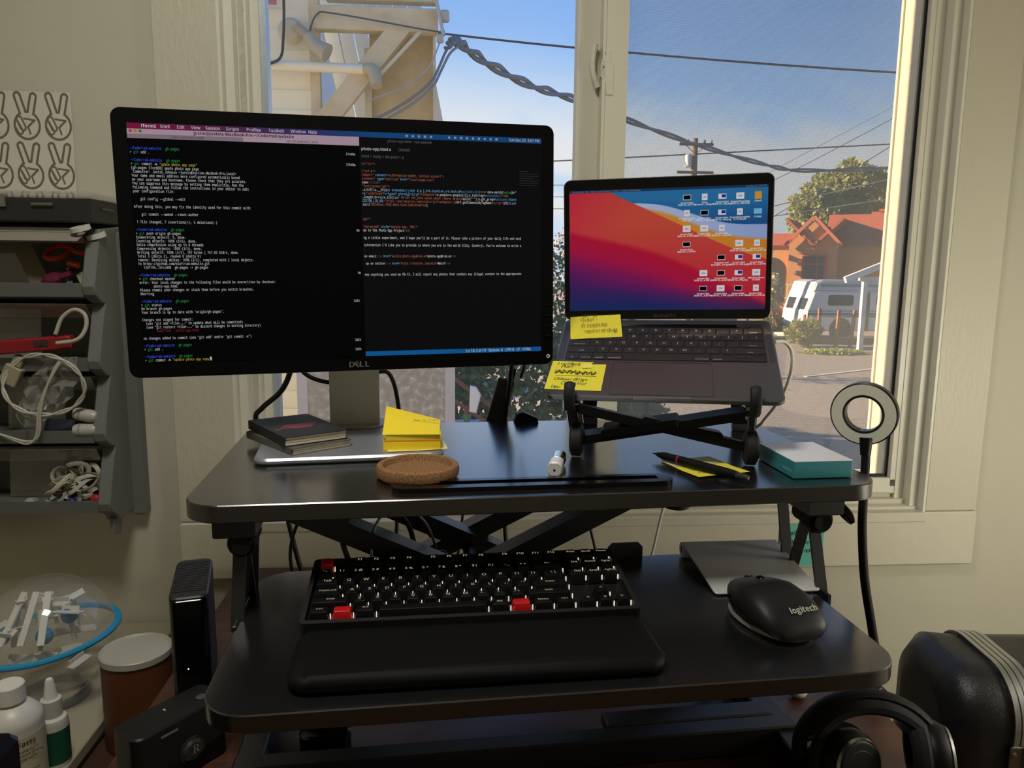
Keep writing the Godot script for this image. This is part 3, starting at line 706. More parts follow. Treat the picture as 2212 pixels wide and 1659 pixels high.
func laptop_stand() -> void:
	var t := thing("laptop_stand", "black folding cross-bar stand holding up the laptop", "laptop stand", Transform3D.IDENTITY)
	var B := TR(V(0.295, 1.207, 0.451), -15.8, 24.47, 1.155)
	var hk := [B * V(-0.1185, -0.010, 0.095), B * V(0.1150, -0.010, 0.095)]
	var ft := [V(0.168, 1.0975, 0.492), V(0.388, 1.0975, 0.548)]
	var bk := [V(0.222, 1.0845, 0.275), V(0.455, 1.0845, 0.335)]
	for k in 2:
		var o: Vector3 = hk[1 - k]
		var end: Vector3 = o + V(0, -0.012, 0) + (ft[k] - o).normalized() * 0.008
		var mid: Vector3 = (ft[k] + end) / 2 + V(0, 0.005, 0)
		mi("cross_bar", G.new().bar(ft[k] + V(0, 0.0, -0.006 if k == 0 else -0.002), end, 0.012, 0.026, 0.003, V(0.22, 0, 0.97)).bar(ft[k].lerp(end, 0.16) + V(0, 0.006, -0.004), ft[k].lerp(end, 0.62) + V(0, 0.004, -0.004), 0.011, 0.032, 0.003, V(0.22, 0, 0.97)), M.black, t)
		mi("front_strut", G.new().bar(ft[k] + V(0, 0, -0.004), hk[k] + V(0, -0.012, -0.004), 0.007, 0.012, 0.002), M.steel, t)
		mi("front_link", G.new().bar(ft[k] + V(0.008, 0.02, -0.012), hk[k] + V(0.012, -0.006, -0.02), 0.003, 0.006), M.silver, t)
		mi("foot_wheel", G.new().lathe([V2(0.002, -0.010), V2(0.017, -0.009), V2(0.0225, -0.006), V2(0.0225, 0.006), V2(0.017, 0.009), V2(0.002, 0.010)], 18, Transform3D(Basis(V(0, 1, 0), V(0.97, 0, 0.24), V(0.24, 0, -0.97)), ft[k])), M.rubber, t)
		var h := mi("hook", G.new().tube(curve([hk[k] + B.basis * V(0, -0.016, 0.003), hk[k] + B.basis * V(0, -0.004, 0.020), hk[k] + B.basis * V(0, 0.014, 0.022), hk[k] + B.basis * V(0, 0.026, 0.012), hk[k] + B.basis * V(0, 0.022, 0.004)], 5), 0.0048, 10, true, 1.5), M.rubber, t)
		mi("pivot", G.new().lathe([V2(0.002, -0.010), V2(0.008, -0.010), V2(0.008, 0.010), V2(0.002, 0.010)], 14, Transform3D(Basis(V(0, 1, 0), V(1, 0, 0), V(0, 0, -1)), hk[k] + V(0, -0.012, -0.008))), M.chrome, h)
		var dr: Vector3 = (bk[k] - hk[k])
		mi("rear_arm", G.new().bar(hk[k] + V(0, -0.006, -0.008), B * V(-0.1 if k == 0 else 0.1, -0.017, -0.03), 0.012, 0.012, 0.002), M.steel, t)
		mi("rear_leg", G.new().bar(B * V(-0.098 if k == 0 else 0.098, -0.02, -0.02), bk[k], 0.010, 0.022, 0.002, V(1, 0, 0.2)), M.steel, t)
		mi("rear_foot", G.new().bar(bk[k] + V(0, 0.012, 0.004), bk[k] + V(0.002, -0.0105, 0.0), 0.014, 0.028, 0.002, V(1, 0, 0.2)), mat("55565a", 0.45, 0.3), t)
var hand_rng := RandomNumberGenerator.new()
func scrawl(par: Node, lines: Array, T: Transform3D, h := 0.008, mt = null) -> void: # handwriting as slanted thin lettering
	var g := G.new()
	hand_rng.seed = 77
	for l in lines:
		var x: float = l[1]
		for ch in l[0]:
			g.text(ch, h * hand_rng.randf_range(0.85, 1.1), T * TR(V(x, l[2] + hand_rng.randf_range(-0.0006, 0.0006), 0), 0, 0, hand_rng.randf_range(-7, 7)), sans, 0, 0.95, 0.2)
			x += h * (0.30 if ch in "il:.'tf " else 0.48)
	mi("handwriting", g, mt if mt else M.ink, par, Transform3D.IDENTITY, 0.0)
func note_sheet(w: float, d: float, lift: Callable, n := 10) -> G: # thin paper, top and bottom faces
	var g := G.new()
	var rows := []
	for s in [0, 1]:
		for i in n + 1:
			var r := []
			for j in n + 1:
				var u := float(j) / n - 0.5; var v := float(i) / n - 0.5
				r.append(V(u * w, lift.call(u, v) + 0.0002 * s, v * d))
			rows.append(r)
	g.sheet(rows.slice(0, n + 1)); g.sheet(rows.slice(n + 1))
	return g
const FLAT := Basis(Vector3(1, 0, 0), Vector3(0, 0, -1), Vector3(0, 1, 0)) # lettering lying on a surface

func desk_items() -> void:
	var U := 1.0742
	# notebooks on the stand base
	var nb := func(n: String, label: String, at: Vector3, yaw: float, cover: Material, h: float) -> Node3D:
		var t := thing(n, label, "notebook", TR(at, yaw), "pocket notebooks on the monitor base")
		mi("cover", G.new().prism(rr(0.090, 0.140, 0.004, 4), 0.0, 0.0008).prism(rr(0.090, 0.140, 0.004, 4), h - 0.0008, h).box(V(-0.0447, h / 2, 0), V(0.0008, h, 0.136)), cover, t)
		for k in 3: mi("pages", G.new().prism(rr(0.086, 0.136, 0.003, 3, V2(0.0005, 0)), 0.0009 + k * (h - 0.0016) / 3, 0.0009 + (k + 0.82) * (h - 0.0016) / 3), M.paper, t)
		return t
	nb.call("notebook", "tan-paged grey notebook underneath the black one", V(-0.214, U + 0.0092, 0.432), 38.0, mat("55524a", 0.8), 0.009)
	var n2: Node3D = nb.call("notebook", "black notebook with red stripes lying on top of another", V(-0.218, U + 0.0186, 0.421), 33.0, rough_up(mat("1b1b1c", 0.65), M.fine, 0.01, 25.0), 0.012)
	for s in [[-0.008, 0.018, 0.046], [-0.001, 0.011, 0.05], [0.007, 0.003, 0.05], [0.013, 0.008, 0.03]]:
		mi("red_stripe", G.new().box(V(-0.005 + s[1] * 0.6, 0.0121, 0.005 + s[0]), V(s[2], 0.0003, 0.005)), mat("8c3a42", 0.6), n2, TR(Vector3.ZERO, 0))
	mi("gold_emblem", ring(G.new(), rr(0.008, 0.008, 0.0039, 6, V2(-0.034, 0.018)), rr(0.0065, 0.0065, 0.003, 6, V2(-0.034, 0.018)), 0.0121, 0.0124), mat("a8985a", 0.5, 0.4), n2)
	# sticky note pads on the base
	var p1 := thing("sticky_note_pad", "yellow sticky note pad with a curled top sheet on the monitor base", "sticky notes", TR(V(-0.055, U + 0.0095, 0.452), 2.0))
	mi("lower_pad", G.new().box(V(0, 0.0055, 0), V(0.076, 0.011, 0.076)), M.yellow2, p1)
	mi("orange_sheet", G.new().box(V(0.001, 0.0122, -0.001), V(0.076, 0.0022, 0.076)), mat("e08a1c", 0.75), p1)
	mi("upper_pad", G.new().box(V(0.002, 0.0170, -0.002), V(0.074, 0.0072, 0.076)), M.yellow, p1)
	var curl := note_sheet(0.076, 0.07, func(u, v): return 0.0 + 0.020 * (0.5 - u) * pow(0.5 - v, 1.2) + 0.006 * (0.5 - v))
	var cs := mi("top_sheet", curl, M.yellow2, p1, TR(V(0.0, 0.0212, 0.003), -2))
	scrawl(cs, [["Onboarding key Process", -0.033, 0.012], ["VIP   list", -0.033, -0.006]], Transform3D(Basis(V(1, 0, 0), V(0, 0.22, -0.97), V(0, 0.97, 0.22)), V(0, 0.0078, 0.0)), 0.007, mat("8a7a20", 0.7))
	mi("bottom_sheet", note_sheet(0.08, 0.078, func(u, v): return 0.002 * maxf(0, u)), mat("e6dc9a", 0.8), p1, TR(V(0.004, 0.0004, 0.004), 6))
	# cork coaster
	var cork := rough_up(tinted(mat("ffffff", 0.85), noise_tex(0.06, 9, 512, [[0.0, 0.42, 0.5, 0.62, 1.0], [Color("4a3120"), Color("7d5836"), Color("946a41"), Color("a87d50"), Color("6a4828")]], 3), 9.0), noise_tex(0.09, 10, 512, null, 3), 0.06, 12.0)
	solo("cork_coaster", G.new().lathe([V2(0.001, 0), V2(0.046, 0), V2(0.0500, 0.004), V2(0.0508, 0.010), V2(0.049, 0.0155), V2(0.046, 0.017), V2(0.0425, 0.016), V2(0.040, 0.0095), V2(0.001, 0.0088)], 56), cork, "round cork coaster with a raised rim in front of the yellow pad", "coaster", TR(V(-0.042, U, 0.585)))
	# chrome capped stick
	var lb := thing("lip_balm", "small white stick with a chrome cap standing on its side near the groove", "lip balm", TR(V(0.131, U + 0.0095, 0.568), -14))
	mi("body", G.new().prism(rr(0.0175, 0.0185, 0.006, 5), 0.0, 0.028, 0.0015, Transform3D(Basis(V(1, 0, 0), V(0, 0, 1), V(0, -1, 0)), V(0, 0, 0))), mat("d8d6d4", 0.3), lb)
	mi("cap", G.new().prism(rr(0.0165, 0.0178, 0.006, 5), -0.036, -0.0005, 0.0015, Transform3D(Basis(V(1, 0, 0), V(0, 0, 1), V(0, -1, 0)), V(0, 0, 0))), M.chrome, lb)
	mi("dimple", G.new().lathe([V2(0.0005, 0), V2(0.0014, 0), V2(0.0014, 0.0004)], 12, Transform3D(Basis(V(1, 0, 0), V(0, 0, 1), V(0, -1, 0)), V(0, -0.001, 0.0279))), M.black, lb)
	# note with pen
	var nt := solo("sticky_note", note_sheet(0.076, 0.088, func(u, v): return 0.0005 + 0.004 * maxf(0, v - 0.1)), M.yellow, "yellow sticky note lying under the black pen", "sticky note", TR(V(0.324, U + 0.0004, 0.558), 16))
	mi("pale_band", note_sheet(0.076, 0.034, func(_u, _v): return 0.0), mat("cfc98a", 0.75), nt, TR(V(0, 0.0009, -0.027)))
	scrawl(nt, [["Tim Quick", -0.02, 0.024], ["L E Q", -0.026, -0.012], ["ERP needs", -0.026, -0.026]], Transform3D(FLAT, V(0, 0.0016, 0)), 0.009)
	var pn := thing("pen", "black pen lying across the yellow sticky note", "pen", Transform3D(Basis(V(0, 1, 0), (V(0.352, 0, 0.642) - V(0.268, 0, 0.512)).normalized(), V(0.543, 0, -0.84).cross(V(0, 1, 0))).orthonormalized(), V(0.268, U + 0.0085, 0.512)))
	mi("barrel", G.new().lathe([V2(0.003, 0.014), V2(0.0052, 0.018), V2(0.0056, 0.05), V2(0.0058, 0.12), V2(0.005, 0.135)], 14), M.black_rough, pn)
	mi("tip", G.new().lathe([V2(0.0006, 0), V2(0.0013, 0.006), V2(0.0034, 0.010), V2(0.0044, 0.018)], 14), M.black, pn)
	mi("red_ring", G.new().lathe([V2(0.0058, 0.0445), V2(0.0059, 0.0450), V2(0.0059, 0.0462), V2(0.0058, 0.0467)], 16), mat("a02a20", 0.5), pn)
	mi("end_cap", G.new().lathe([V2(0.0042, 0.133), V2(0.0042, 0.147), V2(0.0034, 0.151), V2(0.002, 0.152)], 14), mat("2a2a2b", 0.4), pn)
	# white and teal box
	var bx := thing("product_box", "flat box with a white lid and teal sides at the riser's right end", "box", TR(V(0.4525, U, 0.5655), 2.5))
	var teal := mat("2f7f86", 0.45)
	mi("teal_tray", G.new().prism(rr(0.077, 0.099, 0.002, 3), 0.0006, 0.0215, 0.0006), teal, bx)
	mi("white_lid", G.new().prism(rr(0.0766, 0.0986, 0.002, 3), 0.0215, 0.0225, 0.0003), mat("e8e4e4", 0.3), bx)
	var bt := G.new()
	bt.text("ANKER", 0.011, Transform3D(Basis(V(0, 0, 1), V(0, 1, 0), V(-1, 0, 0)), V(-0.0388, 0.011, -0.027)), bold, 1, 0.9)
	mi("lettering", bt, mat("6fa9ae", 0.5), bx, Transform3D.IDENTITY, 0.0)
	var bs := G.new()
	bs.text("PowerPort", 0.005, Transform3D(Basis(V(0, 0, 1), V(0, 1, 0), V(-1, 0, 0)), V(-0.0388, 0.009, 0.033)), sans, 1)
	mi("small_lettering", bs, mat("a9cfd2", 0.5), bx, Transform3D.IDENTITY, 0.0)
	# sticky notes on the laptop
	var B := TR(V(0.295, 1.207, 0.451), -15.8, 24.47, 1.155)
	var s1 := solo("sticky_note", note_sheet(0.076, 0.076, func(u, v): return 0.004 + 0.010 * maxf(0, 0.2 - v) * maxf(0, u + 0.5) + 0.009 * absf(v - 0.0) * 0.3), M.yellow, "yellow sticky note on the upper left of the laptop's keys", "sticky note", B * TR(V(-0.103, 0.0, -0.083), 7, 6, 0))
	scrawl(s1, [["Ticket:", -0.012, 0.030], ["Billing  Linked", -0.020, 0.019], ["Ticket :", -0.024, 0.008], ["Processfor", -0.022, -0.007], ["nonrecording", -0.018, -0.022]], Transform3D(Basis(V(1, 0, 0), V(0, 0.02, -1), V(0, 1, 0.02)), V(0, 0.0085, 0)), 0.0088)
	var sh := G.new()
	sh.prism(PackedVector2Array([V2(-0.038, -0.036), V2(0.020, -0.036), V2(0.017, -0.030), V2(0.038, -0.031), V2(0.038, 0.036), V2(-0.038, 0.036)]), 0.0003, 0.0006)
	var s2 := solo("sticky_note", sh, M.yellow, "yellow torn-cornered sticky note on the laptop's left palm rest", "sticky note", B * TR(V(-0.1165, 0.0, 0.0575), -1.5))
	mi("torn_flap", note_sheet(0.013, 0.012, func(u, v): return 0.0008 + 0.0015 * maxf(0, v)), mat("efe26a", 0.75), s2, TR(V(0.012, 0, -0.024), 8))
	scrawl(s2, [["Incident", -0.030, 0.029], ["Plan", -0.024, 0.022], ["Onboardings", -0.029, -0.010], ["Checklist", -0.018, -0.020], ["Dev", -0.030, -0.030]], Transform3D(FLAT, V(0, 0.0009, 0)), 0.0092)
	var scr := []
	hand_rng.seed = 5
	for k in 110: scr.append(V(-0.030 + k * 0.00052 + 0.003 * sin(k * 1.9), 0.0012, -0.008 + 0.0052 * sin(k * 2.35) + (0.002 if k > 55 else 0.0)))
	mi("scribble", G.new().tube(scr, 0.00028, 4), M.ink, s2)
	mi("underline", G.new().box(V(0.0, 0.0009, 0.0015), V(0.056, 0.0003, 0.0004)), M.ink, s2)
	var tn := solo("sticky_note", note_sheet(0.094, 0.09, func(_u, v): return 0.001 + 0.006 * maxf(0, -v - 0.2) * 0.0), mat("5fb0a0", 0.75), "teal sticky note stuck on the window apron behind the trackpad", "sticky note", Transform3D(Basis(V(1, 0, 0), V(0, 0, 1), V(0, -1, 0)), V(0.722, 0.762, 0.0235)))
	scrawl(tn, [["Email Ti", -0.036, 0.026], ["Priorities", -0.026, 0.006], ["Ship notes", -0.018, -0.012]], Transform3D(FLAT, V(0, 0.0018, 0)), 0.012)

func ring_lamp() -> void:
	var t := thing("ring_light_lamp", "black gooseneck ring lamp clamped to the desk's right edge", "lamp", TR(V(0.576, 0.75, 0.566)))
	var o := V(0.576, 0.75, 0.566)
	var pts := [V(0.580, 0.775, 0.563), V(0.5775, 0.81, 0.562), V(0.574, 0.827, 0.557), V(0.569, 0.856, 0.553), V(0.561, 0.912, 0.543), V(0.558, 0.974, 0.533), V(0.559, 1.018, 0.527), V(0.5625, 1.07, 0.519), V(0.563, 1.096, 0.515)]
	var rel := []
	for p in pts: rel.append(p - o)
	var path := curve(rel, 12)
	mi("gooseneck", G.new().tube(path, 0.0058, 12), M.black_rough, t)
	var rib := G.new()
	mi("collar", G.new().tube([V(0.5628, 1.078, 0.517) - o, V(0.5632, 1.102, 0.514) - o], [0.0068, 0.0085], 12), M.black, t)
	var N := V(-0.65, -0.06, 0.76).normalized()
	var X := V(0, 1, 0).cross(N).normalized()
	var T := Transform3D(Basis(X, N, X.cross(N)), V(0.5605, 1.1345, 0.509) - o)
	mi("ring_housing", G.new().lathe([V2(0.0245, -0.009), V2(0.0425, -0.009), V2(0.0432, -0.007), V2(0.0432, 0.004), V2(0.0420, 0.005), V2(0.0245, 0.005), V2(0.0235, 0.003), V2(0.0235, -0.008), V2(0.0245, -0.009)], 48, T), mat("161617", 0.35, 0.2), t)
	mi("light_diffuser", G.new().lathe([V2(0.0268, 0.0049), V2(0.0268, 0.0054), V2(0.0412, 0.0054), V2(0.0412, 0.0049), V2(0.0268, 0.0049)], 48, T), mat("dedcc8", 0.3), t)
	mi("inner_rim", G.new().lathe([V2(0.0232, -0.006), V2(0.0236, 0.006), V2(0.0262, 0.006), V2(0.0262, 0.004), V2(0.0236, -0.006), V2(0.0232, -0.006)], 48, T), M.black_gloss, t)
	mi("clamp", G.new().box(V(-0.012, 0.013, 0.004), V(0.046, 0.009, 0.024), 0.003).box(V(-0.014, -0.042, 0.004), V(0.042, 0.009, 0.024), 0.003).box(V(0.009, -0.015, 0.004), V(0.009, 0.06, 0.022), 0.003), M.black, t)
	mi("clamp_spring", G.new().tube([V(0.012, 0.006, 0.012), V(0.002, 0.022, 0.014), V(-0.008, 0.016, 0.015)], 0.0015, 6), M.chrome, t)
	mi("cord", G.new().tube(curve([V(0.006, 0.0, 0.010), V(0.010, -0.05, 0.012), V(0.006, -0.2, 0.0)], 6), 0.0018, 6), M.black, t)

func tray_items() -> void:
	var Y := 0.9402
	# mouse: lofted sculpted body
	var t := thing("computer_mouse", "black sculpted computer mouse right of the keyboard", "mouse", TR(V(0.354, Y, 0.716), 14).scaled_local(Vector3.ONE * 0.91))
	var loops := []
	var prof := [[-0.062, 0.012, 0.020, -0.002], [-0.060, 0.021, 0.028, -0.002], [-0.045, 0.030, 0.036, -0.003], [-0.020, 0.036, 0.044, -0.004], [0.005, 0.039, 0.050, -0.005], [0.030, 0.0405, 0.046, -0.004], [0.050, 0.038, 0.034, -0.002], [0.060, 0.032, 0.022, 0.0], [0.064, 0.024, 0.013, 0.0]]
	for p in prof:
		var l := PackedVector3Array()
		for k in 20:
			var a := TAU * k / 20
			var cx := cos(a); var sy := sin(a)
			var hx: float = signf(cx) * pow(absf(cx), 0.75) * p[1] * (1.0 + (0.13 if cx < 0 and p[0] > -0.03 else 0.0))
			var ht: float = (0.5 + 0.5 * signf(sy) * pow(absf(sy), 0.8)) * p[2]
			l.append(V(hx + p[3] + (0.5 - ht / 0.05) * 0.002, 0.004 + ht - 0.05 * 0.06 * cx * ht, p[0]))
		loops.append(l)
	mi("shell", G.new().loft(loops), mat("1a1a1b", 0.46, 0, 0.35), t, Transform3D.IDENTITY, 60.0)
	var sk := G.new()
	var skl := []
	for h in [[0.90, 0.0], [1.0, 0.004], [0.97, 0.008]]:
		var l := PackedVector3Array()
		for k in 28:
			var a := TAU * k / 28
			l.append(V((cos(a) * 0.040 - 0.003) * h[0], h[1], (sin(a) * 0.063 + 0.001) * h[0]))
		skl.append(l)
	mi("skirt", sk.loft(skl), mat("8a897e", 0.4, 0.3), t)
	mi("scroll_wheel", G.new().lathe([V2(0.004, -0.0035), V2(0.009, -0.003), V2(0.009, 0.003), V2(0.004, 0.0035)], 20, Transform3D(Basis(V(0, 1, 0), V(1, 0, 0), V(0, 0, -1)), V(-0.004, 0.034, -0.040))), mat("3a3a3c", 0.3, 0.6), t)
	mi("mode_button", G.new().prism(rr(0.008, 0.010, 0.002, 3, V2(-0.004, -0.018)), 0.044, 0.050, 0.001), M.black_gloss, t)
	mi("side_button", G.new().box(V(-0.0415, 0.027, -0.012), V(0.006, 0.005, 0.030), 0.001), M.black_gloss, t)
	for k in 3: mi("indicator", G.new().box(V(-0.033 - 0.0018 * k, 0.0445 - 0.0016 * k, 0.008 - k * 0.006), V(0.0014, 0.0010, 0.0024), 0.0, TR(V(0, 0, 0), 0, 0, 0)), mat("a8a8a0", 0.5), t)
	var lt := G.new()
	lt.text("logitech", 0.0098, Transform3D(Basis(V(1, 0, 0), V(0, 0.62, -0.78), V(0, 0.78, 0.62)), V(0.004, 0.0376, 0.052)), bold, 1, 1.0)
	mi("lettering", lt, mat("b5b4a8", 0.4), t, Transform3D.IDENTITY, 0.0)
	# trackpad wedge with a round battery tube at the back
	var p := thing("trackpad", "silver wedge shaped trackpad at the back right of the tray", "trackpad", TR(V(0.3785, Y, 0.583), 1.5))
	var surf := mat("c4c4c2", 0.42, 0.2)
	mi("plate", G.new().prism(rr(0.133, 0.131, 0.005, 4), -0.0022, 0.0, 0.0006, TR(V(0, 0.0118, 0), 0, 7.2)), surf, p)
	mi("battery_tube", G.new().tube([V(-0.0665, 0.0102, -0.062), V(0.0665, 0.0102, -0.062)], 0.0098, 20), surf, p)
	mi("tube_slot", G.new().box(V(-0.0668, 0.0102, -0.062), V(0.0006, 0.0085, 0.0016)), M.black, p)
	for s in [-0.05, 0.05]: mi("foot", G.new().lathe([V2(0.006, 0), V2(0.006, 0.003)], 12, TR(V(s, 0.0, 0.058))), M.rubber, p)
	# wrist rest
	var w := solo("wrist_rest", G.new().prism(rr(0.362, 0.104, 0.022, 7), 0.0, 0.018, 0.006), mat("0c0c0d", 0.62, 0, 0.25), "long black padded wrist rest in front of the keyboard", "wrist rest", TR(V(0.026, Y, 0.783), 2.9, 0, 0), "", 60.0)
	keyboard()

func keyboard() -> void:
	var t := thing("mechanical_keyboard", "black mechanical keyboard with three red keycaps on the tray", "keyboard", TR(V(0.020, 0.970, 0.672), 2.8, 6.3, 0))
	mi("case", ring(G.new(), rr(0.360, 0.138, 0.006, 4), rr(0.350, 0.1265, 0.002, 4, V2(0, -0.0005)), -0.016, 0.004), mat("141415", 0.55), t)
	mi("plate", G.new().prism(rr(0.352, 0.130, 0.004, 4), -0.017, -0.006), mat("0a0a0b", 0.5), t)
	mi("bottom", G.new().prism(rr(0.346, 0.124, 0.006, 4), -0.0225, -0.016), M.black, t)
	for s in [-0.14, 0.14]:
		mi("flip_foot", G.new().box(V(s, -0.031, -0.050), V(0.02, 0.024, 0.008), 0.002), M.black, t)
		mi("front_pad", G.new().box(V(s, -0.0235, 0.056), V(0.03, 0.004, 0.008), 0.001), M.rubber, t)
	var u := 0.01905
	var x0 := -0.1738
	var km := mat("0d0d0e", 0.5, 0, 0.3)
	var rows := [
		[-0.0535, 0.0125, -3.0, [1, -1.0, 1, 1, 1, 1, -0.5, 1, 1, 1, 1, -0.5, 1, 1, 1, 1, -0.25, 1, 1, 1], "ESC,F1,F2,F3,F4,F5,F6,F7,F8,F9,F10,F11,F12,Print,Scroll,Pause"],
		[-0.0290, 0.0120, -2.0, [1, 1, 1, 1, 1, 1, 1, 1, 1, 1, 1, 1, 1, 2, -0.25, 1, 1, 1], "`~,1 !,2 @,3 #,4 $,5 %,6 ^,7 &,8 *,9 (,0 ),- _,= +,<--,Ins,Home,PgUp"],
		[-0.00995, 0.0105, 2.0, [1.5, 1, 1, 1, 1, 1, 1, 1, 1, 1, 1, 1, 1, 1.5, -0.25, 1, 1, 1], "Tab,Q,W,E,R,T,Y,U,I,O,P,[ {,] },\\ |,Del,End,PgDn"],
		[0.0091, 0.0095, 5.0, [1.75, 1, 1, 1, 1, 1, 1, 1, 1, 1, 1, 1, 2.25], "CapsLock,A,S,D,F,G,H,J,K,L,; :,' \",Enter"],
		[0.02815, 0.0098, 9.0, [2.25, 1, 1, 1, 1, 1, 1, 1, 1, 1, 1, 2.75, -1.25, 1], "Shift,Z,X,C,V,B,N,M,< .,> .,/ ?,Shift,^"],
		[0.0472, 0.0098, 9.0, [1.25, 1.25, 1.25, 6.25, 1.25, 1.25, 1.25, 1.25, -0.25, 1, 1, 1], "Ctrl,,Alt,,Alt,,Menu,Ctrl,<,v,>"]]
	var cache := {}
	var lg := G.new()
	var led := glow("fff0d8", 0.75)
	var ledm := G.new().box(V(0, 0, 0), V(0.0010, 0.0055, 0.0024)).mesh()
	var ri := 0
	for r in rows:
		var names: PackedStringArray = r[4].split(",")
		var x := x0
		var k := 0
		for wd in r[3]:
			if wd < 0: x -= wd * u; continue
			var w: float = wd * u
			var id := "%d_%.2f" % [ri, wd]
			var h: float = r[1]
			if not cache.has(id):
				var ls := []
				for q in [[0.0006, 0.0175, 0.0, 0.0], [0.0010, 0.0176, 0.0004, 0.0], [0.0055, 0.0132, h, -0.0012], [0.0063, 0.0124, h + 0.0004, -0.0012]]:
					var l := PackedVector3Array()
					for pt in rr(w - 0.0012 - q[0], q[1], 0.0012, 2):
						l.append(V(pt.x, q[2] + (pt.y * tan(deg_to_rad(r[2])) if q[2] > 0.002 else 0.0), pt.y + q[3]))
					ls.append(l)
				cache[id] = G.new().loft(ls).mesh(30)
			var red: bool = (ri == 0 and k == 0) or (ri == 5 and (k == 1 or k == 5))
			var key := mi("keycap", cache[id], M.red_key if red else km, t, TR(V(x + w / 2, -0.0045, r[0])))
			if red: key.set_meta("label", "plain red keycap")
			var tilt := deg_to_rad(r[2])
			var s := names[k]
			if s and not red: lg.text(s, 0.0072 if s.length() == 1 else (0.0056 if s.length() < 4 else 0.0046), Transform3D(Basis(V(1, 0, 0), V(0, 0, -1), V(0, 1, 0)).rotated(V(1, 0, 0), -tilt), V(x + w / 2, h - 0.0038, r[0] - 0.0025)), sans, 1)
			if ri > 1 or k > 12 or k == 0:
				mi("key_backlight", ledm, led, t, TR(V(x + w - 0.0002, -0.0002, r[0] + 0.003), 0, 0, 0))
			x += w
			k += 1
		ri += 1
	mi("key_backlight_legend", lg, glow("f0e6b4", 0.5), t, Transform3D.IDENTITY, 0.0)

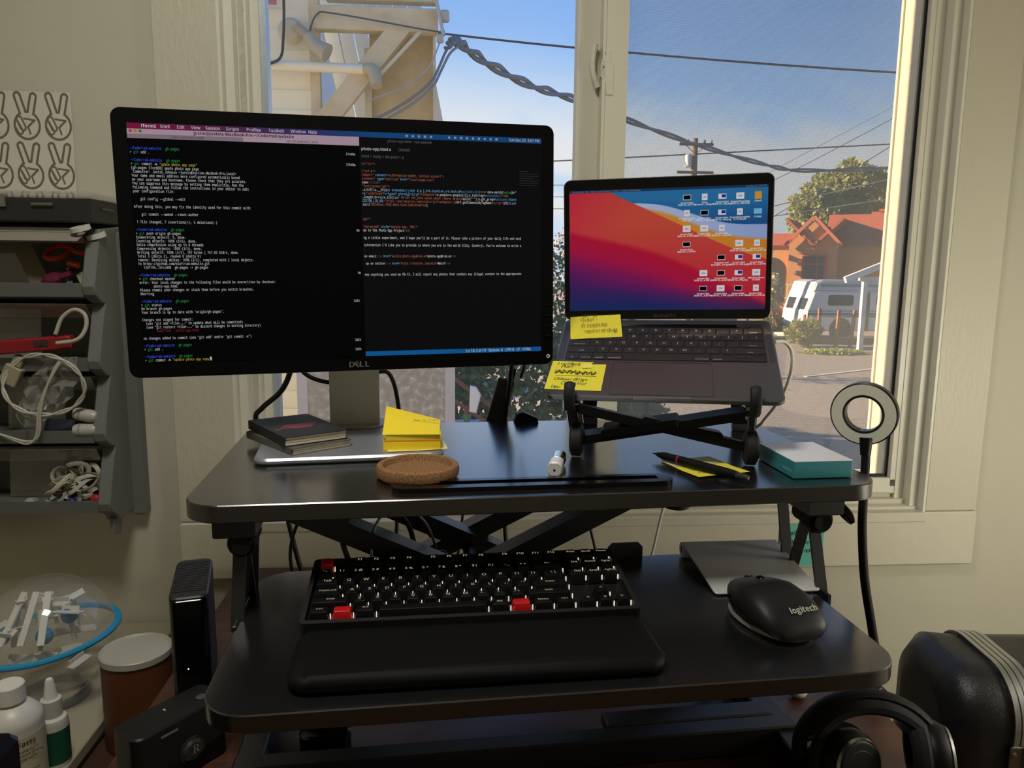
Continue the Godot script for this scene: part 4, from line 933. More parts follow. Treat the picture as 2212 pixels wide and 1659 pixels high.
func cables() -> void:
	var c := func(n: String, label: String, pts: Array, r: float, m: Material) -> Node3D: return solo(n, G.new().tube(curve(pts, 8), r, 8), m, label, "cable", Transform3D.IDENTITY, "", 60.0)
	var bk := mat("0e0e0f", 0.5)
	c.call("monitor_cable", "thick black cable curving from the monitor down behind the notebooks", [V(-0.238, 1.215, 0.33), V(-0.243, 1.172, 0.325), V(-0.262, 1.135, 0.31), V(-0.300, 1.102, 0.275), V(-0.318, 1.075, 0.245), V(-0.30, 1.00, 0.215), V(-0.26, 0.80, 0.21), V(-0.22, 0.755, 0.24)], 0.0042, bk)
	c.call("monitor_cable", "black cable looping from the monitor's underside to its stand post", [V(-0.235, 1.20, 0.335), V(-0.225, 1.168, 0.33), V(-0.195, 1.150, 0.315), V(-0.15, 1.148, 0.300), V(-0.10, 1.16, 0.290), V(-0.085, 1.08, 0.26), V(-0.09, 1.0, 0.215), V(-0.10, 0.755, 0.25)], 0.0034, bk)
	c.call("hanging_cable", "black cable hanging straight down behind the monitor's right end", [V(0.098, 1.22, 0.30), V(0.094, 1.14, 0.26), V(0.089, 1.06, 0.222), V(0.088, 0.95, 0.20), V(0.10, 0.755, 0.22)], 0.0038, bk)
	c.call("hanging_cable", "thin black cable hanging under the riser's middle", [V(0.02, 1.046, 0.25), V(0.022, 0.98, 0.22), V(0.018, 0.90, 0.21), V(0.0, 0.76, 0.23)], 0.0024, bk)
	c.call("hanging_cable", "black cable slanting under the riser right of the scissor legs", [V(0.16, 1.046, 0.24), V(0.19, 0.99, 0.21), V(0.235, 0.90, 0.20), V(0.27, 0.756, 0.23)], 0.0026, bk)
	c.call("hanging_cable", "black cable crossing behind the left scissor bars", [V(-0.25, 1.04, 0.33), V(-0.21, 1.00, 0.30), V(-0.13, 0.94, 0.27), V(-0.05, 0.90, 0.26), V(0.0, 0.80, 0.26), V(0.02, 0.757, 0.27)], 0.0034, bk)
	c.call("hanging_cable", "black cable sloping the other way behind the left scissor bars", [V(-0.13, 1.046, 0.27), V(-0.17, 0.99, 0.25), V(-0.24, 0.93, 0.25), V(-0.27, 0.85, 0.25), V(-0.25, 0.757, 0.26)], 0.003, bk)
	c.call("keyboard_cable", "short black cable arching behind the red corner key", [V(-0.124, 0.972, 0.604), V(-0.134, 1.002, 0.585), V(-0.118, 1.03, 0.55), V(-0.085, 1.02, 0.52), V(-0.06, 0.98, 0.49), V(-0.05, 0.93, 0.47)], 0.0036, bk)
	c.call("keyboard_cable", "thin grey cable looping up behind the keyboard", [V(-0.098, 0.970, 0.60), V(-0.098, 1.00, 0.588), V(-0.085, 1.024, 0.575), V(-0.06, 1.026, 0.56), V(-0.035, 1.00, 0.54), V(-0.02, 0.95, 0.51)], 0.0018, mat("6a6a6a", 0.35, 0.3))
	c.call("charging_cable", "white charging cable drooping from the laptop's right side behind the riser", [V(0.470, 1.223, 0.414), V(0.487, 1.222, 0.409), V(0.500, 1.208, 0.405), V(0.504, 1.18, 0.40), V(0.500, 1.14, 0.385), V(0.487, 1.10, 0.36), V(0.475, 1.075, 0.335), V(0.43, 1.0, 0.20), V(0.40, 0.92, 0.15), V(0.38, 0.78, 0.12)], 0.0028, mat("d8d4c8", 0.45))
	var h := thing("usb_hub", "flat grey hub leaning against the back edge of the riser", "hub", Transform3D(Basis(V(0.86, -0.26, 0.0).normalized(), V(0.42, 0.86, -0.12).normalized(), V(0, 0, 1)).orthonormalized(), V(0.071, 1.064, 0.226)))
	mi("body", G.new().prism(rr(0.031, 0.011, 0.005, 4), 0.0, 0.078, 0.0015), mat("2e2e2c", 0.4, 0.5), h)
	mi("end_plate", G.new().prism(rr(0.029, 0.009, 0.004, 4), 0.0775, 0.0785), M.chrome, h)
	mi("plug", G.new().box(V(0.006, 0.088, 0), V(0.0075, 0.022, 0.006), 0.001), M.black, h)
	c.call("hub_cable", "black cable rising from the hub's plug behind the monitor", [V(0.116, 1.142, 0.214), V(0.120, 1.165, 0.235), V(0.118, 1.20, 0.28), V(0.09, 1.24, 0.34)], 0.0026, bk)
	solo("cable_clip", G.new().prism(PackedVector2Array([V2(-0.02, 0), V2(0.02, 0), V2(0.018, 0.008), V2(-0.006, 0.018), V2(-0.016, 0.014)]), -0.01, 0.01, 0.001, Transform3D(Basis(V(1, 0, 0), V(0, 0, -1), V(0, 1, 0)), V(0.121, 1.0745, 0.262))), M.black, "small black clip at the riser's back edge beside the hub", "clip")
func left_side() -> void:
	# poster of outlined victory hands
	var strokes := []
	var cap := func(a: Vector2, b: Vector2, r: float): strokes.append([a, b, r])
	# finger outlines are drawn as the rim of capsules, the palm as the rim of a circle
	var po := func(u: float, v: float) -> Color:
		var p := Vector2(fmod(u * 3.0 + 0.98, 1.0), fmod(v * 2.28 + 0.02, 1.0))
		p = Vector2((p.x - 0.5) * 0.90, (p.y - 0.5) * 1.32) # cell: 0.9 wide, 1.32 high
		var seg := func(a: Vector2, b: Vector2) -> float:
			var t := clampf((p - a).dot(b - a) / (b - a).length_squared(), 0, 1)
			return p.distance_to(a + (b - a) * t)
		var d := minf(seg.call(Vector2(-0.22, -0.52), Vector2(-0.06, 0.0)) - 0.085, seg.call(Vector2(0.24, -0.50), Vector2(0.12, 0.0)) - 0.085)
		d = minf(d, p.distance_to(Vector2(0.02, 0.26)) - 0.36)
		var line := absf(d) < 0.033
		line = line or absf(seg.call(Vector2(-0.20, 0.10), Vector2(-0.10, 0.32)) - 0.075) < 0.026
		line = line or absf(seg.call(Vector2(-0.30, 0.20), Vector2(-0.18, 0.42)) - 0.07) < 0.026
		line = line or seg.call(Vector2(-0.06, 0.08), Vector2(0.24, 0.12)) < 0.026 or seg.call(Vector2(0.24, 0.12), Vector2(0.04, 0.30)) < 0.03 or seg.call(Vector2(0.04, 0.30), Vector2(0.10, 0.48)) < 0.026
		if d > 0.033: line = false
		return Color("6b604c") if line else Color("c6c3b4")
	var pm := mat("ffffff", 0.8)
	pm.albedo_texture = pic(384, 414, po)
	solo("poster", G.new().sheet([[V(-0.842, 1.627, 0.002), V(-0.681, 1.627, 0.002)], [V(-0.842, 1.43, 0.002), V(-0.683, 1.43, 0.002)]]), pm, "white wall poster printed with rows of outlined hands making a V sign", "poster")
	organizer()
	# low cabinet with things on it
	var cab := thing("side_cabinet", "low beige cabinet left of the wooden desk", "cabinet", TR(V(-0.775, 0, 0.36)))
	mi("top", G.new().box(V(0, 0.61, 0), V(0.46, 0.02, 0.70), 0.002), mat("9a937c", 0.6), cab)
	mi("body", G.new().box(V(-0.01, 0.3, 0), V(0.43, 0.6, 0.68), 0.002), mat("857e69", 0.65), cab)
	# maze ball
	var bt := thing("maze_ball", "clear plastic maze ball with a blue rim on the beige cabinet", "toy", TR(V(-0.655, 0.6202, 0.272)))
	mi("stand", G.new().lathe([V2(0.045, 0), V2(0.055, 0.001), V2(0.05, 0.012), V2(0.046, 0.012), V2(0.045, 0)], 24), mat("8b8a80", 0.4), bt)
	var C := V(0, 0.108, 0)
	mi("shell", G.new().ball(C, Vector3.ONE * 0.098, 36), glass("f4f6f4", 0.05), bt)
	var rim_b := Basis.from_euler(V(0.02, 0, 0.10))
	mi("blue_rim", G.new().lathe([V2(0.098, -0.003), V2(0.107, -0.003), V2(0.108, 0.0), V2(0.107, 0.003), V2(0.098, 0.003), V2(0.098, -0.003)], 48, Transform3D(rim_b, C)), mat("2a8fb8", 0.35), bt)
	var wt := mat("c9c7bc", 0.5)
	var rng := RandomNumberGenerator.new()
	rng.seed = 12
	for k in 20:
		var a := rng.randf() * TAU; var rad := rng.randf_range(0.02, 0.07); var y := rng.randf_range(-0.05, 0.07)
		if sqrt(rad * rad + y * y) > 0.078: y *= 0.5
		mi("track", G.new().box(V(0, 0, 0), V(rng.randf_range(0.02, 0.05), 0.004, 0.014), 0.001).box(V(0, 0.005, 0.006), V(0.03, 0.008, 0.002)), wt, bt, TR(C + V(cos(a) * rad, y, sin(a) * rad), rng.randf() * 360, rng.randf_range(-35, 35), rng.randf_range(-20, 20)))
	for k in 6:
		var a := k * 1.05 + 0.3
		mi("pillar", G.new().tube([V(cos(a) * 0.05, 0.105, sin(a) * 0.05), V(cos(a) * 0.04, 0.165, sin(a) * 0.035)], 0.004, 6), wt, bt)
	for k in 3: mi("ramp", G.new().bar(V(-0.02 + k * 0.018, 0.19, 0.02), V(-0.035 + k * 0.03, 0.125, 0.072), 0.010, 0.003), wt, bt)
	for q in [V(0.02, 0.13, 0.05), V(-0.05, 0.125, 0.04), V(0.045, 0.15, 0.02)]: mi("blue_piece", G.new().ball(q, Vector3.ONE * 0.013, 12), mat("2278a0", 0.4), bt)
	# bottles
	var bo := thing("plastic_bottle", "large white plastic bottle with a printed label on the cabinet", "bottle", TR(V(-0.590, 0.6202, 0.50), 20))
	var wm := mat("c2bfb2", 0.4)
	mi("body", G.new().lathe([V2(0.001, 0), V2(0.034, 0.0), V2(0.037, 0.004), V2(0.037, 0.098), V2(0.035, 0.108), V2(0.026, 0.119), V2(0.016, 0.124), V2(0.016, 0.128)], 32), wm, bo)
	mi("cap", G.new().lathe([V2(0.017, 0.127), V2(0.0185, 0.128), V2(0.0185, 0.150), V2(0.017, 0.152), V2(0.001, 0.152)], 28), mat("d2cfc4", 0.45), bo)
	mi("label", G.new().lathe([V2(0.0372, 0.012), V2(0.0372, 0.088), V2(0.0368, 0.088), V2(0.0368, 0.012), V2(0.0372, 0.012)], 32), mat("b9b08e", 0.6), bo)
	var lt := G.new()
	var face := func(y: float, a: float, r := 0.0376) -> Transform3D: return Transform3D(Basis(V(cos(a), 0, -sin(a)), V(0, 1, 0), V(sin(a), 0, cos(a))), V(sin(a) * r, y, cos(a) * r))
	for w in [["Facts", 0.080, 0.009], ["Serving size 1", 0.070, 0.004], ["Amount per serving", 0.064, 0.004], ["Daily value", 0.058, 0.004], ["Directions: use", 0.040, 0.004], ["Keep in a cool", 0.034, 0.004], ["dry place", 0.028, 0.004]]:
		lt.text(w[0], w[2], face.call(w[1], 0.55), bold, 1)
	for k in 14: lt.box(V(0, 0, 0), V(0.0005 + 0.0006 * (k * 7 % 3), 0.009, 0.0002), 0, face.call(0.018, 0.35 + k * 0.035))
	mi("print", lt, mat("3a382f", 0.7), bo, Transform3D.IDENTITY, 0.0)
	var gl := thing("glue_bottle", "slim white bottle with a dark green label and pointed cap", "bottle", TR(V(-0.566, 0.6202, 0.448)))
	mi("body", G.new().lathe([V2(0.001, 0), V2(0.019, 0), V2(0.020, 0.004), V2(0.020, 0.062), V2(0.018, 0.070), V2(0.012, 0.074)], 24), wm, gl)
	mi("green_label", G.new().lathe([V2(0.0202, 0.006), V2(0.0202, 0.056), V2(0.0199, 0.056), V2(0.0199, 0.006), V2(0.0202, 0.006)], 24), mat("0f4a36", 0.5), gl)
	mi("collar", G.new().lathe([V2(0.0135, 0.073), V2(0.0135, 0.098), V2(0.010, 0.100)], 20), mat("b8b5a8", 0.5), gl)
	mi("nozzle_cap", G.new().lathe([V2(0.0095, 0.099), V2(0.0085, 0.103), V2(0.0055, 0.125), V2(0.004, 0.128), V2(0.001, 0.128)], 16), mat("d2cfc4", 0.4), gl)
	# canister on a stool
	var stl := thing("stool", "dark wooden stool between the cabinet and the desk", "stool", TR(V(-0.482, 0, 0.345)))
	mi("seat", G.new().prism(rr(0.14, 0.24, 0.01, 4), 0.565, 0.59, 0.003), mat("3a2417", 0.6), stl)
	for s in [V(-0.055, 0, -0.1), V(0.055, 0, -0.1), V(-0.055, 0, 0.1), V(0.055, 0, 0.1)]: mi("leg", G.new().box(s + V(0, 0.283, 0), V(0.022, 0.565, 0.022), 0.002), mat("3a2417", 0.6), stl)
	var cn := thing("canister", "brown canister with a white plastic lid beside the hard drive", "canister", TR(V(-0.486, 0.5902, 0.352)))
	mi("body", G.new().lathe([V2(0.001, 0), V2(0.049, 0), V2(0.050, 0.002), V2(0.050, 0.146)], 40), mat("5a2e14", 0.55), cn)
	mi("lid", G.new().lathe([V2(0.0505, 0.140), V2(0.0520, 0.141), V2(0.0520, 0.150), V2(0.0505, 0.1515), V2(0.0485, 0.1505), V2(0.047, 0.1485), V2(0.030, 0.1485), V2(0.028, 0.1492), V2(0.001, 0.1492)], 44), mat("a5a291", 0.45), cn)
	# external drive
	var hd := thing("external_drive", "tall black external hard drive standing behind the tray's left corner", "hard drive", TR(V(-0.3585, 0.7502, 0.462), 14))
	mi("body", G.new().prism(rr(0.048, 0.138, 0.012, 6), 0.0, 0.150, 0.002), mat("1a1a1b", 0.5), hd)
	mi("front_face", G.new().prism(rr(0.046, 0.02, 0.009, 6, V2(0, 0.0605)), 0.004, 0.146, 0.001), M.black_gloss, hd)
	for k in 18: mi("vent_rib", G.new().box(V(0, 0.1503, -0.055 + k * 0.006), V(0.042, 0.0012, 0.0035)), mat("222223", 0.6), hd)
	mi("status_light", G.new().ball(V(-0.004, 0.052, 0.0708), Vector3.ONE * 0.0009, 8), glow("eef4ff", 3.0), hd)
	# computer tower
	var pc := thing("computer_tower", "glossy dark tower at the bottom left corner in front of the bottles", "computer", TR(V(-0.537, 0, 0.915), 0))
	mi("case", G.new().prism(rr(0.19, 0.36, 0.012, 5), 0.012, 0.852, 0.006), mat("0c0d12", 0.22), pc)
	for s in [V(-0.07, 0, -0.15), V(0.07, 0, -0.15), V(-0.07, 0, 0.15), V(0.07, 0, 0.15)]: mi("foot", G.new().lathe([V2(0.015, 0), V2(0.015, 0.0125)], 12, TR(s)), M.rubber, pc)
	# black device with a lens on the desk's left front
	var dv := thing("webcam_device", "black gadget with a round lens and small buttons on the desk's left corner", "gadget", TR(V(-0.322, 0.7502, 0.660), -38))
	mi("body", G.new().prism(rr(0.05, 0.115, 0.012, 5), 0.0, 0.072, 0.002), mat("0b0b0c", 0.4), dv)
	mi("lens", G.new().lathe([V2(0.001, 0.004), V2(0.010, 0.004), V2(0.0135, 0.0), V2(0.0155, 0.001), V2(0.0155, -0.003)], 24, Transform3D(Basis(V(0, 0, 1), V(1, 0, 0), V(0, 1, 0)), V(0.0255, 0.028, -0.008))), mat("2b2b2a", 0.35), dv)
	var lz := G.new()
	lz.text("R", 0.013, Transform3D(Basis(V(0, 0, -1), V(0, 1, 0), V(1, 0, 0)), V(0.030, 0.030, -0.010)), serif, 1)
	mi("silver_mark", lz, mat("a8a296", 0.3, 0.5), dv, Transform3D.IDENTITY, 0.0)
	mi("top_button", G.new().lathe([V2(0.006, 0.072), V2(0.006, 0.0732), V2(0.001, 0.0736)], 16, TR(V(0.005, 0, -0.036), 0, 0, 0)), mat("46484e", 0.4), dv)
	mi("top_led", G.new().box(V(-0.006, 0.0724, 0.004), V(0.004, 0.0008, 0.0015)), mat("b8bcc0", 0.3), dv)
	mi("side_slot", G.new().box(V(0.0252, 0.062, 0.018), V(0.0008, 0.0022, 0.02)), mat("6a6a64", 0.4), dv)
	var rl := thing("paper_tag", "small white and red paper tag standing under the tray's left end", "tag", TR(V(-0.262, 0.7502, 0.585), 10))
	mi("card", G.new().box(V(0, 0.022, 0), V(0.014, 0.044, 0.001)), mat("b8a49a", 0.7), rl)
	mi("red_mark", G.new().box(V(0.001, 0.030, 0.0006), V(0.006, 0.008, 0.0003)).box(V(0.001, 0.010, 0.0006), V(0.006, 0.006, 0.0003)), mat("8a1c1c", 0.7), rl)

func organizer() -> void:
	# wall mounted unit with four tilted open bins
	var t := thing("bin_organizer", "grey wall-mounted organizer with four tiers of open bins", "organizer", TR(V(-0.77, 0, 0.0)))
	var gm := rough_up(mat("686a65", 0.5), M.fine, 0.01, 15.0)
	mi("back_panel", G.new().box(V(0, 1.125, 0.004), V(0.324, 0.54, 0.006)), gm, t)
	for s in [-1, 1]:
		# stepped side: each tier juts out at its foot and slopes back to its head
		var p := PackedVector2Array([V2(0.001, 0.862), V2(0.001, 1.392)])
		for k in 4:
			var y := 1.384 - k * 0.1285
			p.append_array([V2(0.088, y), V2(0.098, y - 0.02), V2(0.126, y - 0.098), V2(0.122, y - 0.112), V2(0.100, y - 0.1265)])
		p.append(V2(0.094, 0.862))
		var B := Basis(V(0, 0, 1), V(1, 0, 0), V(0, 1, 0))
		mi("side_panel", G.new().prism(p, -0.011, 0.011, 0.002, Transform3D(B, V(s * 0.150, 0, 0))), gm, t)
		mi("wall_flange", G.new().box(V(s * 0.171, 1.115, 0.014), V(0.022, 0.535, 0.026), 0.004), gm, t)
	mi("bottom_tab", G.new().prism(PackedVector2Array([V2(0, 0), V2(0.03, 0.01), V2(0.03, 0.04), V2(-0.008, 0.04)]), -0.004, 0.004, 0.001, Transform3D(Basis(V(0, 0, 1), V(1, 0, 0), V(0, 1, 0)), V(0.150, 0.826, 0.07))), gm, t)
	var clear := glass("b8b2a4", 0.16, 0.1)
	for k in 4:
		var y := 1.384 - k * 0.1285
		var bin := mi("bin_floor", G.new().bar(V(-0.139, y - 0.105, 0.062), V(0.139, y - 0.105, 0.062), 0.112, 0.004), gm, t)
		mi("bin_lip", G.new().prism(PackedVector2Array([V2(0.108, y - 0.096), V2(0.125, y - 0.092), V2(0.120, y - 0.116), V2(0.10, y - 0.120)]), -0.139, 0.139, 0.0015, Transform3D(Basis(V(0, 0, 1), V(1, 0, 0), V(0, 1, 0)), V(0, 0, 0))), gm, t)
		mi("bin_head", G.new().box(V(0, y - 0.004, 0.045), V(0.278, 0.006, 0.08)), gm, t)
		mi("clear_flap", G.new().bar(V(-0.138, y - 0.012, 0.104), V(0.138, y - 0.012, 0.104), 0.0015, 0.030, 0.0, V(0, 0.8, 0.6)), clear, t)
		mi("divider", G.new().bar(V(-0.01 + 0.012 * k - 0.02 * (k % 2), y - 0.10, 0.06), V(-0.01 + 0.012 * k - 0.02 * (k % 2), y - 0.012, 0.05), 0.0015, 0.10), clear, t)
	# tackle box on top
	var tb := thing("parts_case", "dark plastic parts case with a clear lid on top of the organizer", "case", TR(V(-0.755, 1.3925, 0.004)))
	mi("tray", G.new().box(V(0, 0.021, 0.056), V(0.29, 0.040, 0.108), 0.003), mat("24241f", 0.5), tb)
	mi("clear_lid", G.new().box(V(0, 0.047, 0.056), V(0.296, 0.011, 0.114), 0.003), glass("c8c4b6", 0.3, 0.12), tb)
	mi("latch", G.new().box(V(-0.005, 0.036, 0.1135), V(0.026, 0.022, 0.004), 0.001), mat("6f6c60", 0.4), tb)
	mi("hinge", G.new().tube([V(0.05, 0.030, 0.113), V(0.084, 0.030, 0.113)], 0.003, 8), mat("5a584e", 0.45), tb)
	mi("side_handle", G.new().box(V(0.1465, 0.026, 0.05), V(0.003, 0.004, 0.05), 0.001), mat("3a3a35", 0.35), tb)
	var tape := thing("paper_bundle", "flat pale bag lying over the front of the organizer's top", "bag", TR(V(-0.755, 1.372, 0.118), 0, 24))
	mi("bag", note_sheet(0.26, 0.05, func(u, v): return 0.003 * sin(u * 12.0) * (0.5 - absf(v))), mat("8a8378", 0.7), tape)
	for s in [[0.126, 0.004], [0.138, -0.018]]: mi("tape_roll", G.new().lathe([V2(0.008, -0.004), V2(0.016, -0.004), V2(0.016, 0.004), V2(0.008, 0.004), V2(0.008, -0.004)], 24, TR(V(s[0], 0.006 + s[1], -0.010 + s[1]), 0, -10, 12)), mat("c9c6ba", 0.5), tape)
	# contents
	var sc := thing("scissors", "scissors with orange handles in the top right bin", "scissors", TR(V(-0.676, 1.286, 0.096), 0, -30).scaled_local(Vector3.ONE * 1.2))
	for s in [[-0.012, 0.052, 60.0], [0.022, 0.062, 15.0]]:
		var l := []
		for q in 25:
			var a := TAU * q / 24
			l.append(V(cos(a) * 0.017, sin(a) * 0.0125, 0))
		mi("handle", G.new().tube(l, 0.0042, 8, false), mat("c2421c", 0.4), sc, TR(V(s[0], s[1], 0.006), 0, -15, s[2] - 30))
	mi("blade", G.new().bar(V(0.006, 0.030, 0.0), V(0.0, 0.006, -0.02), 0.008, 0.0015), M.chrome, sc)
	mi("orange_grip", G.new().tube([V(0.010, 0.030, 0.012), V(0.026, 0.024, 0.018)], [0.005, 0.004], 8), mat("c2421c", 0.4), sc)
	solo("note_card", G.new().box(V(0, 0, 0), V(0.030, 0.075, 0.003)), mat("7d7358", 0.75), "tan card leaning in the top left bin", "card", TR(V(-0.735, 1.322, 0.075), 8, -12, 24))
	solo("plastic_clip", G.new().ball(V(0, 0, 0), V(0.022, 0.014, 0.014), 10).box(V(0.02, 0.0, 0.004), V(0.03, 0.010, 0.012), 0.002), mat("5e1630", 0.4), "dark red plastic clip under the scissors", "clip", TR(V(-0.690, 1.296, 0.095), 0, 0, 20))
	solo("eraser", G.new().box(V(0, 0, 0), V(0.016, 0.026, 0.010), 0.002), mat("8a8468", 0.7), "small cream eraser beside the scissors", "eraser", TR(V(-0.642, 1.298, 0.088), 0, -25, 30))
	# second and third tier: red strip light with white coiled cord, plastic bag, bulbs
	var rd := thing("red_battery_case", "red battery case with white wires lying in the second bin", "battery case", TR(V(-0.715, 1.186, 0.120), 8, 0, 4))
	mi("body", G.new().prism(rr(0.118, 0.024, 0.006, 5), -0.014, 0.014, 0.003, Transform3D(Basis(V(1, 0, 0), V(0, 0, 1), V(0, -1, 0)), V(0, 0, 0))), mat("84181c", 0.45), rd)
	mi("switch", G.new().box(V(0.012, 0.002, 0.0145), V(0.022, 0.011, 0.002), 0.0005).box(V(0.012, 0.002, 0.016), V(0.006, 0.005, 0.002)), mat("3a2a22", 0.5), rd)
	var cp := []
	for k in 40:
		var a := 0.6 + TAU * k / 38.0
		cp.append(V(-0.700 + cos(a) * 0.0665, 1.118 + sin(a) * 0.052, 0.136 + 0.006 * sin(a * 2.0)))
	for q in [V(-0.668, 1.158, 0.14), V(-0.690, 1.12, 0.142), V(-0.707, 1.075, 0.142), V(-0.716, 1.03, 0.138), V(-0.735, 1.016, 0.135), V(-0.77, 1.025, 0.13), V(-0.82, 1.04, 0.12)]: cp.append(q)
	var cg := G.new()
	for ph in 2:
		var tw := []
		for k in range(0, cp.size()):
			tw.append(cp[k] + V(cos(k * 1.1 + PI * ph) * 0.0022, sin(k * 1.1 + PI * ph) * 0.0022, 0.0))
		cg.tube(curve(tw, 4), 0.0022, 6)
	solo("coiled_cord", cg, mat("b5b1a0", 0.5), "white twisted cord coiled in front of the second and third bins", "cord", Transform3D.IDENTITY, "", 60.0)
	var lp := [V(-0.678, 1.204, 0.128), V(-0.668, 1.232, 0.122), V(-0.648, 1.246, 0.12), V(-0.630, 1.238, 0.122), V(-0.628, 1.216, 0.126), V(-0.640, 1.196, 0.134), V(-0.672, 1.190, 0.140)]
	solo("cord_loop", G.new().tube(curve(lp, 6), 0.0036, 7), mat("a5a190", 0.5), "short white cord loop rising from the red battery case", "cord", Transform3D.IDENTITY, "", 60.0)
	var bagr := []
	var bn := FastNoiseLite.new()
	bn.seed = 2; bn.frequency = 30.0
	for i in 13:
		var r := []
		for j in 11:
			var u := float(j) / 10 - 0.5; var v := float(i) / 12
			r.append(V(-0.700 + u * (0.075 * sin(v * 2.6 + 0.3) + 0.012) + v * -0.03 + (1 - v) * 0.035, 1.165 - v * 0.12, 0.128 + 0.03 * bn.get_noise_2d(u, v * 0.7)))
		bagr.append(r)
	solo("plastic_bag", G.new().sheet(bagr), glass("b9b9ad", 0.30, 0.2), "crumpled clear plastic bag hanging behind the coiled cord", "bag", Transform3D.IDENTITY, "", 25.0)
	solo("white_plug", G.new().prism(rr(0.03, 0.016, 0.004, 4), 0.0, 0.035, 0.002).prism(rr(0.018, 0.012, 0.004, 4), 0.035, 0.055, 0.002), mat("9a9178", 0.5), "cream power plug poking out at the left of the second bin", "plug", TR(V(-0.765, 1.118, 0.125), 0, 0, -28))
	for q in [[V(-0.646, 1.060, 0.112), 78.0, "upper"], [V(-0.646, 1.034, 0.116), 90.0, "lower"]]:
		var cpn := thing("eyedrop_bottle", "%s one of two small white capsule bottles in the third bin" % q[2], "bottle", TR(q[0], 0, 0, q[1]), "capsule bottles in the third bin")
		mi("body", G.new().lathe([V2(0.002, -0.022), V2(0.009, -0.019), V2(0.0115, -0.012), V2(0.0115, 0.012), V2(0.009, 0.019), V2(0.002, 0.022)], 18), mat("a9a89c", 0.35), cpn)
		mi("cap_ring", G.new().lathe([V2(0.0118, 0.006), V2(0.0118, 0.009), V2(0.0112, 0.009), V2(0.0112, 0.006), V2(0.0118, 0.006)], 18), mat("8a897f", 0.4), cpn)
	solo("blue_packet", G.new().box(V(0, 0, 0), V(0.06, 0.028, 0.008), 0.001), mat("1b2438", 0.6), "dark blue packet lying in the third bin", "packet", TR(V(-0.690, 1.036, 0.10), 10, -20, -6))
	# fourth tier: pile of flat elastic bands, each a loop of its own
	var rng := RandomNumberGenerator.new()
	rng.seed = 31
	for k in 30:
		var l := []
		var c := V(-0.680 + rng.randf_range(-0.034, 0.034), 0.908 + rng.randf_range(0.0, 0.05), 0.078 + rng.randf_range(-0.02, 0.022))
		var B := Basis.from_euler(V(rng.randf_range(0.2, 1.3), rng.randf() * TAU, rng.randf_range(-0.6, 0.6)))
		var ra := rng.randf_range(0.016, 0.030); var rb := ra * rng.randf_range(0.45, 0.9)
		for q in 17:
			var a := TAU * q / 16
			l.append(c + B * V(cos(a) * ra, 0.004 * sin(a * 2.0), sin(a) * rb))
		var o := solo("elastic_band", G.new().tube(l, 0.0010, 6, false, 4.0), mat(["a8a594", "b5b09a", "9a978a"][k % 3], 0.6), "flat whitish elastic band tangled in the pile in the bottom bin", "band", Transform3D.IDENTITY, "elastic bands in the bottom bin", 60.0)
	for q in [[V(-0.639, 0.905, 0.108), "a01818", "red"], [V(-0.681, 0.900, 0.110), "1c2a6a", "blue"], [V(-0.706, 0.900, 0.108), "123a28", "green"], [V(-0.751, 0.901, 0.110), "9a978a", "white"]]:
		solo("round_cap", G.new().lathe([V2(0.002, -0.010), V2(0.009, -0.009), V2(0.0095, 0.004), V2(0.008, 0.009), V2(0.003, 0.011)], 18), mat(q[1], 0.35), "%s round plastic cap at the front of the bottom bin" % q[2], "cap", TR(q[0], 0, 75, 0), "round caps in the bottom bin")

